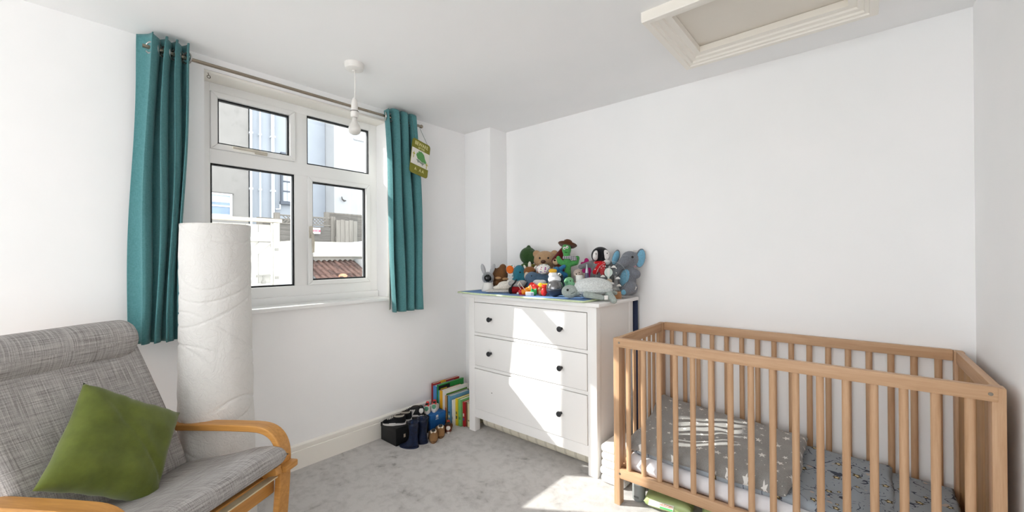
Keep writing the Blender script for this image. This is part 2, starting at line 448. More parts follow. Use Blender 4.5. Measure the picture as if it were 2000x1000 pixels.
def eyelets(t, fn):
    # rings sit where the cloth crosses the pole
    last = fn(0, .035).x - .085
    for k in range(1, 241):
        p = fn(k / 240, .035); d = p.x - .085
        if d * last < 0:
            bm = bmesh.new(); add_tube(bm, [(.024 * math.cos(a), 0, .024 * math.sin(a)) for a in [2 * PI * q / 22 for q in range(22)]], .0048, 8, closed=True)
            obj('eyelet', bm, RING, t, loc=(.085, p.y, 2.120), rot=(0, 0, .45 if d > 0 else -.45))
        last = d
cl, fnl = curtain('curtain', 'teal curtain bunched left of the window above the armchair', (.302, .470), (.268, .432), 2.172, .826, 3.5, .040, .036, .088, -1.2, 3, skew=1.35)
cr, fnr = curtain('curtain', 'teal curtain right of the window with the green sign hung on it', (1.488, 1.755), (1.545, 1.814), 2.168, .832, 3.6, .040, .038, .086, 2.0, 11,
                  lead=lambda u, v: Vector((.050 - .028 * u, 1.520 + .020 * v + .030 * u + .012 * math.sin(3 * v), 2.13 - (2.13 - .845) * v)))
eyelets(cl, fnl); eyelets(cr, fnr)
# ================================================================== ARMCHAIR
BENT = wood('cc9450', 'b07a3c', 'X', 1.0, .38)
BENTY = wood('cc9450', 'b07a3c', 'Y', 1.0, .38)
def chair_fabric():
    m, b, t = base('grey_slub_fabric', '8d8988', .9, .1)
    a = t.noise(t.coord('UV', (420, 9, 1)), 1.0, 3, .6); c = t.noise(t.coord('UV', (7, 420, 1)), 1.0, 3, .6)
    a2 = t.noise(t.coord('UV', (130, 5, 1)), 1.0, 2); c2 = t.noise(t.coord('UV', (4, 150, 1)), 1.0, 2)
    wa = t.ramp(a, [(.34, lin('6c6866')), (.50, lin('a6a2a0')), (.66, lin('cac6c3'))])
    wc = t.ramp(c, [(.34, lin('706c6b')), (.50, lin('a8a4a2')), (.66, lin('cecac7'))])
    f = t.ramp(t.noise(t.coord('UV', (900, 900, 1)), 1.0, 1), [(.45, 0.0), (.55, 1.0)])
    mx = t.mix(f, wa, wc)
    dk = t.ramp(t.math('MINIMUM', a2, c2), [(.26, (.66, .65, .64, 1)), (.42, (1, 1, 1, 1))])
    mm = t.new('ShaderNodeMix', data_type='RGBA', blend_type='MULTIPLY'); mm.inputs[0].default_value = .9
    t.link(mx, mm.inputs[6]); t.link(dk, mm.inputs[7]); t.link(mm.outputs[2], b.inputs['Base Color'])
    t.bump(t.math('ADD', a, c), .3, .0015, b); return m
SLUB = chair_fabric()
ch = thing('armchair', 'grey woven armchair with bent wooden arms by the window wall', 'armchair', (.79, .385, 0), math.radians(30))
def strip(bm, path, w, th, y):
    """flat bent-wood strip: path in xz, width w along y"""
    P = [Vector((x, 0, z)) for x, z in path]; A = []
    for i, p in enumerate(P):
        d = (P[min(i + 1, len(P) - 1)] - P[max(i - 1, 0)]).normalized(); n = Vector((-d.z, 0, d.x))
        A.append([bm.verts.new(p + n * s * th / 2 + Vector((0, y + q * w / 2, 0))) for s, q in ((1, 1), (1, -1), (-1, -1), (-1, 1))])
    for a, b in zip(A, A[1:]):
        for k in range(4): bm.faces.new((a[k], a[(k + 1) % 4], b[(k + 1) % 4], b[k]))
    bm.faces.new(A[0]); bm.faces.new(A[-1][::-1])
def bez(*pts, n=10):
    out = []
    for i in range(n + 1):
        t = i / n; q = [Vector(p) for p in pts]
        while len(q) > 1: q = [a.lerp(b, t) for a, b in zip(q, q[1:])]
        out.append((q[0].x, q[0].y))
    return out
armpath = [(-.60, .478), (-.40, .494), (-.20, .506), (-.10, .510)] + bez((-.08, .510), (.035, .512), (.038, .400), n=12) + [(.034, .30), (.024, .18), (.014, .09)] + bez((.010, .055), (.006, .014), (-.05, .013), n=8) + [(-.30, .013), (-.66, .013)]
for yy in (.285, -.285):
    bm = bmesh.new(); strip(bm, armpath, .058, .026, yy)
    o = obj('arm_frame', bm, BENT, ch, ang=35)
    bv = o.modifiers.new('bevel', 'BEVEL'); bv.width = .004; bv.segments = 2; bv.limit_method = 'ANGLE'; bv.angle_limit = math.radians(50)
    seatp = [(.062, .372), (-.02, .352), (-.20, .300), (-.34, .262)] + bez((-.36, .256), (-.43, .238), (-.455, .30), n=6) + [(-.52, .44), (-.60, .62), (-.68, .80), (-.72, .90)]
    bm = bmesh.new(); strip(bm, seatp, .030, .030, yy * .82)
    o = obj('seat_rail', bm, BENT, ch, ang=35)
    bv = o.modifiers.new('bevel', 'BEVEL'); bv.width = .004; bv.segments = 2; bv.limit_method = 'ANGLE'; bv.angle_limit = math.radians(50)
    bm = bmesh.new(); strip(bm, [(-.50, .03), (-.53, .25), (-.57, .49)], .05, .024, yy * .9); obj('rear_support', bm, BENT, ch, ang=35)
    # stub of the front cross rail showing outside the leg
    box('rail_end', (.030, yy - .034 if yy > 0 else yy - .034, .352), (.078, yy + .034, .378), BENTY, ch, .006)
box('front_cross_rail', (-.016, -.27, .262), (.010, .27, .345), BENTY, ch, .006)
box('rear_cross_rail', (-.500, -.27, .22), (-.476, .27, .28), BENTY, ch, .004)
for k in range(6):
    z = .40 + k * .085; x = -.475 - (z - .33) * .42
    box('back_slat', (x - .028, -.24, z), (x - .016, .24, z + .04), BENTY, ch, .003)
box('canvas_edge', (-.42, -.252, .333), (.040, .252, .338), plain('d8c9a8', .8), ch)
# cushions: rounded slabs swept along a profile
def pad(name, path, half, th, mat, bulge=.012, nu=40, edge=.035, taper=1.0, shift=0.0):
    """path: list of (x,z) of mid line; th: thickness"""
    P = [Vector((x, z)) for x, z in path]
    cum = [0]
    for a, b in zip(P, P[1:]): cum.append(cum[-1] + (b - a).length)
    L = cum[-1]
    def at(s):
        s = max(0, min(L, s))
        for i in range(len(P) - 1):
            if s <= cum[i + 1] or i == len(P) - 2:
                t = (s - cum[i]) / max(1e-6, cum[i + 1] - cum[i]); p = P[i].lerp(P[i + 1], t); d = (P[i + 1] - P[i]).normalized(); return p, d
    bm = bmesh.new()
    n = 56; m = 44
    def fn(side):
        def f(u, v):
            s = L * u; p, d = at(s); p2, d2 = at(s + .02); d = (d + d2).normalized(); nn = Vector((-d.y, d.x))
            y = half * (2 * v - 1) * (taper + (1 - taper) * u) + shift * (1 - u)
            eu = min(u, 1 - u) * L; ev = min(v, 1 - v) * 2 * half
            h = 1.0
            for e in (eu, ev):
                if e < edge: h *= math.sqrt(max(0, 1 - (1 - e / edge) ** 2))
            w = bulge * mnoise.noise(Vector((s * 5, y * 5, side))) if h > .3 else 0
            q = p + nn * side * (th / 2 * h + w * h)
            return Vector((q.x, y, q.y))
        return f
    grid(bm, n, m, fn(1), lambda u, v: (u * L, v * 2 * half)); grid(bm, n, m, fn(-1), lambda u, v: (u * L, v * 2 * half))
    bmesh.ops.remove_doubles(bm, verts=bm.verts, dist=.0008)
    return obj(name, bm, mat, ch, ang=180)
pad('seat_cushion', [(.072, .418), (.02, .418), (-.10, .388), (-.25, .352), (-.40, .318), (-.47, .31)], .275, .074, SLUB)
pad('back_cushion', [(-.405, .335), (-.425, .42), (-.475, .54), (-.545, .69), (-.610, .84), (-.640, .93)][::-1], .258, .080, SLUB, taper=1.0, shift=-.045)
def headroll():
    bm = bmesh.new(); n = 40; L = .215
    def f(u, v):
        a = 2 * PI * v; y = L * (2 * u - 1) - .05 * (1 - u) * 2; e = min(u, 1 - u) * 2 * L; r = 1.0
        if e < .05: r = math.sqrt(max(0, 1 - (1 - e / .05) ** 2))
        r *= 1 + .03 * mnoise.noise(Vector((y * 6, a, 3)))
        return Vector((-.602 + .066 * r * math.cos(a) , y, .872 + .080 * r * math.sin(a)))
    grid(bm, 44, 36, f, lambda u, v: (v * .45, u * .43)); bmesh.ops.remove_doubles(bm, verts=bm.verts, dist=.0008)
    return obj('headrest', bm, SLUB, ch, ang=180)
headroll()
# olive scatter cushion, leaning in the seat
e1 = Vector((.21994, .78762, -.57557)); e2 = Vector((-.40382, .6106, .68125)); e3 = e1.cross(e2).normalized()
def olive_mat():
    m, b, t = base('olive_velvet', '5d6728', .75, .2)
    co = t.coord('Object'); f = t.noise(co, 14, 4, .6)
    t.link(t.ramp(f, [(.3, lin('525c22')), (.7, lin('656f2c'))]), b.inputs['Base Color'])
    t.bump(t.noise(co, 500, 2), .25, .001, b); b.inputs['Sheen Weight'].default_value = .25; return m
Rch = Matrix.Translation((.79, .385, 0)) @ Matrix.Rotation(math.radians(30), 4, 'Z')
Mp = Rch @ basis((-.36, -.0153, .5485), e1, e2, e3)
bm = bmesh.new(); S = .174
def pil(side):
    def f(u, v):
        a, b = 2 * u - 1, 2 * v - 1
        pin = 1 - .07 * ((1 - a * a) * abs(b) ** 2)
        px = S * a * (1 - .075 * (1 - b * b) * abs(a) ** 1.5); py = S * 1.01 * b * (1 - .075 * (1 - a * a) * abs(b) ** 1.5)
        h = ((1 - a ** 4) * (1 - b ** 4)) ** .55
        w = .010 * mnoise.noise(Vector((px * 14, py * 14, 2 + side))) * h + .006 * mnoise.noise(Vector((px * 30 + 5, py * 9, side))) * (1 - h) * 2 * min(1, h * 4)
        w -= .010 * math.exp(-((a - .3) * .8 + (b + .1)) ** 2 / .004) * h * (.5 + .5 * a)
        return Vector((px, py, side * .062 * h + w * min(1, h * 5)))
    return f
grid(bm, 48, 48, pil(1)); grid(bm, 48, 48, pil(-1)); bmesh.ops.remove_doubles(bm, verts=bm.verts, dist=.0008)
cu = obj('scatter_cushion', bm, olive_mat(), None, ang=180); cu.matrix_world = Mp
tag(cu, 'olive green square cushion leaning in the grey armchair', 'cushion')
# ================================================================== PAPER FLOOR LAMP
def paper_mat():
    m, b, t = base('crinkled_white_paper', 'dddbd8', .8, .15)
    co = t.coord('Object'); v = t.new('ShaderNodeTexVoronoi', feature='DISTANCE_TO_EDGE'); v.inputs['Scale'].default_value = 26
    nz = t.new('ShaderNodeTexNoise'); nz.inputs['Scale'].default_value = 9
    t.link(co, nz.inputs['Vector']); ad = t.new('ShaderNodeVectorMath', operation='MULTIPLY_ADD'); ad.inputs[1].default_value = (.35, .35, .35)
    t.link(nz.outputs['Color'], ad.inputs[0]); t.link(co, ad.inputs[2]); t.link(ad.outputs[0], v.inputs['Vector'])
    h = t.math('ADD', t.math('MULTIPLY', t.math('MINIMUM', v.outputs['Distance'], .12), 2.0), t.noise(co, 45, 3))
    t.bump(h, .45, .006, b)
    b.inputs['Subsurface Weight'].default_value = 0
    return m
lamp = thing('paper_floor_lamp', 'tall white crinkled paper floor lamp standing below the window', 'floor lamp', (.230, .538, 0))
rng = random.Random(5)
bands = [(rng.uniform(0, 2 * PI), rng.uniform(.05, .16) * rng.choice((-1, 1)), .04 + i * .105 + rng.uniform(-.03, .03)) for i in range(13)]
bm = bmesh.new()
def lampf(u, v):
    a = 2 * PI * u; z = 1.345 * v
    r = .153 - .023 * v - .004 * math.sin(PI * v * 1.0)
    r += .0035 * mnoise.noise(Vector((math.cos(a) * 2, math.sin(a) * 2, z * 7))) + .002 * mnoise.noise(Vector((math.cos(a) * 6, math.sin(a) * 6, z * 20)))
    for ph, tilt, zc in bands:
        d = z - (zc + tilt * math.sin(a + ph)); r -= .0036 * math.exp(-(d / .0048) ** 2)
    return Vector((r * math.cos(a), r * math.sin(a), z))
grid(bm, 96, 400, lampf); bmesh.ops.remove_doubles(bm, verts=bm.verts, dist=.0006)
PAPER = paper_mat()
sh = obj('paper_shade', bm, PAPER, lamp, ang=180)
sd = sh.modifiers.new('thick', 'SOLIDIFY'); sd.thickness = .0012
bm = bmesh.new(); add_tube(bm, [(.1295 * math.cos(a), .1295 * math.sin(a), 1.343) for a in [2 * PI * k / 48 for k in range(48)]], .003, 6, closed=True); obj('top_hoop', bm, plain('dcd9d5', .6), lamp)
bm = bmesh.new(); add_lathe(bm, [(0, 0), (.11, 0), (.11, .012), (.02, .016), (.008, .02), (.008, .9), (.0, .9)], 24); obj('lamp_base', bm, plain('c9c6c2', .5), lamp)

# ================================================================== CHEST OF DRAWERS
def furn_white():
    m, b, t = base('white_lacquer', 'efedeb', .42, .4)
    co = t.coord(); t.bump(t.noise(co, 60, 2), .03, .002, b); return m
FW = furn_white()
DX0, DX1, DY0, DY1 = .369, 1.362, 1.965, 2.425
dr = thing('chest_of_drawers', 'white chest of three drawers heaped with soft toys', 'chest of drawers', ((DX0 + DX1) / 2, DY0, 0))
hw = (DX1 - DX0) / 2; dd = DY1 - DY0
for sx in (-1, 1):
    for y0 in (0, dd - .05):
        x0 = sx * hw - (.056 if sx > 0 else 0); 
        box('leg', (x0, y0, 0), (x0 + .056, y0 + .05, .922), FW, dr, .003)
    xs = sx * (hw - .012)
    box('side_panel', (xs - .009, .048, .112), (xs + .009, dd - .048, .918), FW, dr)
box('back_panel', (-hw + .05, dd - .02, .12), (hw - .05, dd - .012, .915), FW, dr)
box('top_board', (-hw - .032, -.034, .922), (hw + .034, dd + .012, .944), FW, dr, .006)
for z0, z1 in ((.888, .922), (.662, .681), (.436, .456), (.100, .160)):
    box('front_rail', (-hw + .056, .002, z0), (hw - .056, .022, z1), FW, dr, .0015)
box('carcass_floor', (-hw + .05, .02, .125), (hw - .05, dd - .02, .14), FW, dr)
KNOB = plain('2f3033', .4, .4, var=.1)
def drawer(z0, z1, knobs, hole=None):
    d = bpy.data.objects.new('drawer', None); COL.objects.link(d); d.parent = dr
    box('drawer_front', (-hw + .0595, -.003, z0 + .003), (hw - .0595, .017, z1 - .003), FW, d, .002)
    boxes('drawer_tray', [((-hw + .075, .017, z0 + .02), (-hw + .087, dd - .04, z1 - .04)), ((hw - .087, .017, z0 + .02), (hw - .075, dd - .04, z1 - .04)),
                          ((-hw + .08, .017, z0 + .02), (hw - .08, dd - .04, z0 + .03))], FW, d)
    for kx, kz in knobs:
        bm = bmesh.new()
        add_lathe(bm, [(.0, 0), (.0085, 0), (.0070, .004), (.0060, .013), (.0095, .017), (.0155, .021), (.0165, .026), (.0140, .031), (.006, .0335), (0, .034)], 18, (0, 0, 0),
                  basis((kx, -.003, kz), (1, 0, 0), (0, 0, 1), (0, -1, 0)))
        tag(obj('knob', bm, KNOB, d), 'dark metal knob')
    if hole:
        bm = bmesh.new(); add_lathe(bm, [(0, 0), (.0035, 0), (.0035, .0008), (0, .0008)], 10, (0, 0, 0), basis((hole[0], -.003, hole[1]), (1, 0, 0), (0, 0, 1), (0, -1, 0)))
        tag(obj('screw_hole', bm, plain('4a4744', .7), d), 'empty hole of the missing knob')
mx = (DX0 + DX1) / 2
drawer(.681, .888, [(.585 - mx, .783), (1.140 - mx, .783)])
drawer(.456, .662, [(.583 - mx, .558), (1.138 - mx, .560)])
drawer(.160, .436, [(1.133 - mx, .300)], (.588 - mx, .298))
# rolled rug under the chest
def rug_mat():
    m, b, t = base('cream_striped_rug', 'd9d2c3', .9, .1)
    tc = t.new('ShaderNodeTexCoord'); sp = t.new('ShaderNodeSeparateXYZ'); t.link(tc.outputs['Object'], sp.inputs[0])
    s = t.math('PINGPONG', t.math('MULTIPLY', sp.outputs[0], 14.0), .5)
    f = t.math('MULTIPLY', t.math('GREATER_THAN', s, .40), t.math('LESS_THAN', s, .455))
    g = t.math('ADD', f, t.math('GREATER_THAN', s, .485))
    t.link(t.mix(t.math('MULTIPLY', g, .55), lin('ddd6c6'), lin('a59c8c')), b.inputs['Base Color'])
    t.bump(t.noise(tc.outputs['Object'], 250, 2), .3, .002, b); return m
bm = bmesh.new(); R = .058
n = 40; ring = []
for xx in (0, .04, .3, .6, .85, .99):
    ring.append([bm.verts.new((xx, R * math.cos(2 * PI * k / n), R + R * math.sin(2 * PI * k / n) * (1 + .02 * math.sin(9 * xx)))) for k in range(n)])
for A, B in zip(ring, ring[1:]):
    for k in range(n): bm.faces.new((A[k], A[(k + 1) % n], B[(k + 1) % n], B[k]))
bm.faces.new(ring[0]); bm.faces.new(ring[-1])
rug = thing('rolled_rug', 'cream striped rug rolled up beneath the chest of drawers', 'rug', (.428, 2.098, .001), .0)
obj('rug_roll', bm, rug_mat(), rug)
bm = bmesh.new(); pts = [(.991, (R - .0045 - .0012 * a) * math.cos(a), R + (R - .0045 - .0012 * a) * math.sin(a)) for a in [k * .3 for k in range(0, 110)]]
add_tube(bm, pts, .0016, 5); obj('spiral_edge', bm, plain('8e8676', .8), rug)
# polka dotted changing pad standing behind the chest
def polka():
    m, b, t = base('navy_polka_fabric', '3a4256', .85, .1)
    v = t.new('ShaderNodeTexVoronoi'); v.inputs['Scale'].default_value = 110; v.inputs['Randomness'].default_value = 0
    t.link(t.coord(), v.inputs['Vector']); t.link(t.mix(t.math('LESS_THAN', v.outputs['Distance'], .34), lin('343c55'), lin('d9dbe0')), b.inputs['Base Color']); return m
pp = box('folded_travel_pad', (1.20, 2.441, .0), (1.385, 2.452, .93), polka(), None, .005)
tag(pp, 'navy polka dot pad stood between the chest of drawers and the wall', 'changing pad')

# ================================================================== COT
CT = ('c9a482', 'b58d69')
WX, WY_, WZ = wood(*CT, 'X'), wood(*CT, 'Y'), wood(*CT, 'Z')
WEND = wood('b58d60', '9a7247', 'Z', .8)
CL, CW = 1.236, .628
cot = thing('cot', 'beech wooden cot with upright slats along the back wall', 'cot', (1.530, 1.822, 0), .012)
PT = .030
for x0 in (0, CL - PT):
    for y0 in (0, CW - .045):
        box('post', (x0, y0, 0), (x0 + PT, y0 + .045, .800), WZ, cot, .004)
    box('end_rail', (x0 + .004, .045, .752), (x0 + .026, CW - .045, .800), WY_, cot, .004)
    box('end_rail', (x0 + .004, .045, .130), (x0 + .026, CW - .045, .176), WY_, cot, .004)
SL = bmesh.new(); add_tube(SL, [(0, 0, .172), (0, 0, .765)], .0118, 12, flat=.70); slat0 = obj('slat', SL, WZ, cot)
first = [True]
def put_slat(x, y, rz):
    o = slat0 if first[0] else slat0.copy()
    if not first[0]: COL.objects.link(o)
    first[0] = False
    o.parent = cot; o.location = (x, y, 0); o.rotation_euler = (0, 0, rz + random.uniform(-.04, .04))
for side in (0, 1):
    y = .010 if side == 0 else CW - .010
    a, b = y - .013, y + .013
    box('side_rail', (.016 if side == 0 else PT, a, .757), (CL - (.016 if side == 0 else PT), b, .802), WX, cot, .005)
    box('side_rail', (PT, a, .132), (CL - PT, b, .177), WX, cot, .005)
    for k in range(16): put_slat(.072 + k * (1.092 / 15), y, PI / 2)
for k in range(8): put_slat(.015, .045 + (k + .5) * (CW - .09) / 8, 0)
bolt = plain('8b8378', .35, .5, .7)
for z in (.780, .155):
    for x in (.032, CL - .032):
        bm = bmesh.new(); add_lathe(bm, [(0, 0), (.0055, 0), (.005, .0012), (0, .0012)], 12, (0, 0, 0), basis((x, -.003, z), (1, 0, 0), (0, 0, 1), (0, -1, 0))); obj('bolt', bm, bolt, cot)
# solid end panel: five boards
pw = (CW - .09) / 5
for k in range(5): box('end_board', (CL - .020, .045 + k * pw + .0008, .176), (CL - .010, .045 + (k + 1) * pw - .0008, .753), WEND, cot, .001)
box('mattress_base', (PT, .03, .140), (CL - PT, CW - .03, .152), WX, cot)

# ---- bedding
def wavy_slab(name, x0, x1, y0, y1, zfun, th, mat, label, cat, nu=70, nv=50, edge=.03, wob=.006, seed=0, uvs=1.0, rz=0, warp=None, M4=None):
    bm = bmesh.new()
    def f(side):
        def g(u, v):
            x = x0 + (x1 - x0) * u; y = y0 + (y1 - y0) * v
            eu = min(u, 1 - u) * (x1 - x0); ev = min(v, 1 - v) * (y1 - y0); h = 1.0
            for e in (eu, ev):
                if e < edge: h *= math.sqrt(max(0, 1 - (1 - e / edge) ** 2))
            w = wob * mnoise.noise(Vector((x * 9 + seed, y * 9, seed)))
            zc = zfun(x, y)
            z = zc + (side * th / 2) * h + (w * h if side > 0 else 0)
            ex = .010 * mnoise.noise(Vector((y * 8, seed + 3, 0))) * (2 * u - 1); ey = .010 * mnoise.noise(Vector((x * 8, seed + 9, 0))) * (2 * v - 1)
            p = Vector((x + ex, y + ey, z))
            return warp(p, u, v) if warp else p
        return g
    uv = lambda u, v: ((x0 + (x1 - x0) * u) * uvs, (y0 + (y1 - y0) * v) * uvs)
    grid(bm, nu, nv, f(1), uv); grid(bm, nu, nv, f(-1), uv); bmesh.ops.remove_doubles(bm, verts=bm.verts, dist=.0006)
    o = obj(name, bm, mat, None, ang=180); tag(o, label, cat)
    return o
def star_mask(t, vec, scale, rad, rnd=.75, inner=.42, thresh=0.0, pts=5):
    sv = t.new('ShaderNodeVectorMath', operation='SCALE'); sv.inputs['Scale'].default_value = scale; t.link(vec, sv.inputs[0])
    v = t.new('ShaderNodeTexVoronoi', voronoi_dimensions='2D'); v.inputs['Scale'].default_value = 1.0; v.inputs['Randomness'].default_value = rnd
    t.link(sv.outputs[0], v.inputs['Vector'])
    d = t.new('ShaderNodeVectorMath', operation='SUBTRACT'); t.link(sv.outputs[0], d.inputs[0]); t.link(v.outputs['Position'], d.inputs[1])
    sp = t.new('ShaderNodeSeparateXYZ'); t.link(d.outputs[0], sp.inputs[0])
    r = t.math('SQRT', t.math('ADD', t.math('MULTIPLY', sp.outputs[0], sp.outputs[0]), t.math('MULTIPLY', sp.outputs[1], sp.outputs[1])))
    cs = t.new('ShaderNodeSeparateColor'); t.link(v.outputs['Color'], cs.inputs[0])
    ang = t.math('ADD', t.math('ARCTAN2', sp.outputs[1], sp.outputs[0]), t.math('MULTIPLY', cs.outputs[0], 6.28))
    k = t.math('PINGPONG', t.math('MULTIPLY', t.math('ADD', ang, 20 * PI), pts / (2 * PI)), .5)   # 0 at tip, .5 in notch
    # straight edges between tip radius 1 and notch radius inner
    rr = t.math('DIVIDE', inner, t.math('ADD', inner, t.math('MULTIPLY', t.math('MULTIPLY', k, 2.0), 1 - inner)))
    size = t.math('MULTIPLY', t.math('ADD', t.math('MULTIPLY', cs.outputs[1], .55), .45), rad)
    m = t.math('LESS_THAN', r, t.math('MULTIPLY', rr, size))
    if thresh: m = t.math('MULTIPLY', m, t.math('GREATER_THAN', cs.outputs[2], thresh))
    return m
def star_mat():
    m, b, t = base('grey_star_fleece', '7f7d7c', .9, .1)
    uv = t.coord('UV')
    a = star_mask(t, uv, 12.5, .23, .55, .40); c = star_mask(t, uv, 26, .10, .9, .6, .5)
    f = t.math('MAXIMUM', a, c)
    n = t.noise(t.coord(), 300, 2)
    t.link(t.mix(f, t.ramp(n, [(.3, lin('8b8986')), (.7, lin('9d9b98'))]), lin('e9e7e3')), b.inputs['Base Color'])
    t.bump(n, .3, .002, b); b.inputs['Sheen Weight'].default_value = .35; return m
def floral_mat():
    m, b, t = base('blue_grey_floral_cotton', '737d88', .85, .1)
    uv = t.coord('UV')
    n1 = t.noise(t.coord('UV', (11, 11, 11)), 1.0, 1.5, .5, .6)
    stem = t.math('LESS_THAN', t.math('ABSOLUTE', t.math('SUBTRACT', n1, .5)), .011)
    gate_ = t.math('GREATER_THAN', t.noise(t.coord('UV', (16, 16, 16)), 1.0, 1), .47)
    stem = t.math('MULTIPLY', stem, gate_)
    leaf = star_mask(t, t.coord('UV', (1, 1.0, 1)), 44, .42, .95, .16, .45, 2)
    fl = star_mask(t, uv, 17, .30, .9, .55, .55); fc = star_mask(t, uv, 17, .13, .9, .8, .55)
    patch = t.math('GREATER_THAN', t.noise(t.coord('UV', (21, 21, 21)), 1.0, 1), .70)
    c = t.mix(t.math('MULTIPLY', patch, .6), lin('a0a8b0'), lin('d3b9a2'))
    c = t.mix(leaf, c, lin('5a606c')); c = t.mix(stem, c, lin('4a505c'))
    c = t.mix(fl, c, lin('5a5038')); c = t.mix(fc, c, lin('d9cba2'))
    t.link(c, b.inputs['Base Color']); t.bump(t.noise(t.coord(), 40, 3), .25, .006, b); return m
SHEET = plain('e9e7ea', .85, .1, var=.02, bump=.4, bs=18)
FLOR = floral_mat(); STAR = star_mat()
wavy_slab('mattress', 1.572, 2.725, 1.866, 2.420, lambda x, y: .193 + .001, .084, SHEET, 'white sheeted mattress inside the wooden cot', 'mattress', edge=.038, wob=.004, seed=2)
# floral duvet: thick over the pillow end, folded edge part way, thinner at the foot
def duv(x, y):
    z = .252 + .012 * math.sin(3 * x + 2 * y)
    return z
wavy_slab('floral_duvet', 1.600, 2.540, 1.880, 2.418, lambda x, y: .2525 + .003 * math.sin(4 * x + 1) + .004 * mnoise.noise(Vector((x * 7, y * 7, 4))) + .016 * max(0, (y - 2.15) * 4), .034, FLOR,
          'blue-grey floral duvet lying on the cot mattress', 'duvet', nu=90, nv=60, edge=.016, wob=.010, seed=6)
wavy_slab('floral_sheet', 2.380, 2.722, 1.874, 2.420, lambda x, y: .2465 + .004 * math.sin(9 * x + 5 * y), .018, FLOR,
          'flatter floral sheet at the foot of the cot beside the panelled end', 'sheet', nu=40, nv=50, edge=.008, wob=.007, seed=8)
# star blanket: folded, raised at the pillow end
def starz(x, y):
    u = (x - 1.57) / .68; v = (y - 1.89) / .5
    return .286 + .010 * (1 - u) + .030 * max(0, 1 - u * 1.6) * v + .034 * v + .004 * math.sin(7 * y + 3 * x)
def starwarp(p, u, v):
    # front edge rolls down, right end slants
    p.x += -.05 * (1 - v) * (u - .2) + .015 * math.sin(v * 5)
    if v < .12: p.z -= .016 * (1 - v / .12) ** 2
    return p
st = wavy_slab('star_blanket', 1.562, 2.262, 1.872, 2.405, starz, .050, STAR, 'grey fleece blanket with white stars folded on the floral duvet', 'blanket', nu=100, nv=80, edge=.026, wob=.016, seed=12, warp=starwarp)
# ================================================================== HANGING SIGN
sgn = thing('hanging_sign', 'olive and white dinosaur sign hung by string from the right curtain', 'sign', (0, 0, 0))
P00 = Vector((.172, 1.618, 1.766)); ex = Vector((-.034, .172, -.024)).normalized(); ez = Vector((.0, .10, 1)).normalized()
ez = (ez - ex * ez.dot(ex)).normalized(); en = ex.cross(ez).normalized()
if en.x < 0: en = -en
SB = basis(P00, ex, ez, en); SWD, SHT = .176, .236
def rrect(w, h, r, n=6, x0=0, y0=0):
    o = []
    for cx_, cy_, a0 in ((w - r, h - r, 0), (r, h - r, 90), (r, r, 180), (w - r, r, 270)):
        for k in range(n + 1):
            a = math.radians(a0 + 90 * k / n); o.append((x0 + cx_ + r * math.cos(a), y0 + cy_ + r * math.sin(a)))
    return o
OLI = plain('7f7d23', .5, .3, var=.04); SW = plain('e6e2da', .55, .2, var=.02); DG = plain('5c9a58', .55); DGD = plain('8a9488', .55); PALM = plain('b5ae4a', .55); CRT = plain('ece7a8', .5)
bm = bmesh.new(); add_prism(bm, rrect(SWD, SHT, .02), 0, .004, SB); obj('board', bm, OLI, sgn, smooth=False)
bm = bmesh.new(); add_prism(bm, [(.001, .062), (SWD - .001, .062), (SWD - .001, .172), (.001, .172)], .004, .0047, SB); obj('white_panel', bm, SW, sgn, smooth=False)
bm = bmesh.new(); add_prism(bm, [(.045, .130), (.052, .150), (.060, .143), (.066, .165), (.078, .160), (.086, .172 - .006), (.104, .160), (.120, .150), (.133, .125), (.150, .108), (.140, .092), (.125, .100), (.105, .096), (.085, .104), (.062, .108)], .0047, .0055, SB); obj('dinosaur_print', bm, DG, sgn, smooth=False)
bm = bmesh.new(); add_prism(bm, [(.048, .102), (.070, .104), (.100, .094), (.126, .098), (.128, .084), (.118, .084), (.112, .070), (.106, .082), (.075, .088), (.068, .080), (.060, .092)], .0047, .0054, SB); obj('dinosaur_belly_print', bm, DGD, sgn, smooth=False)
for px_, py_ in ((.022, .118), (.155, .078)):
    bm = bmesh.new(); add_prism(bm, [(px_ - .003, py_ - .035 + .022), (px_ + .003, py_ - .013), (px_ + .003, py_ + .01), (px_ + .014, py_ + .012), (px_ + .004, py_ + .020), (px_, py_ + .032), (px_ - .004, py_ + .020), (px_ - .014, py_ + .012), (px_ - .003, py_ + .01)], .0047, .0054, SB); obj('palm_print', bm, PALM, sgn, smooth=False)
lettering('top_lettering', 'BEWARE', .036, CRT, sgn, SB @ Matrix.Translation((SWD / 2, .209, .0046)), .0004, .95)
lettering('small_lettering', 'OF THE', .019, CRT, sgn, SB @ Matrix.Translation((SWD / 2, .184, .0046)), .0004)
lettering('bottom_lettering', 'A   A A', .030, CRT, sgn, SB @ Matrix.Translation((SWD / 2, .034, .0046)), .0004)
STR = plain('55625f', .8)
def sp(x, y): return SB @ Vector((x, y, .002))
tube('string', [sp(.020, SHT - .008), Vector((.135, 1.672, 2.125)), ], .0013, STR, sgn, 6)
tube('string', [sp(SWD - .016, SHT - .014), Vector((.100, 1.745, 2.125))], .0013, STR, sgn, 6)

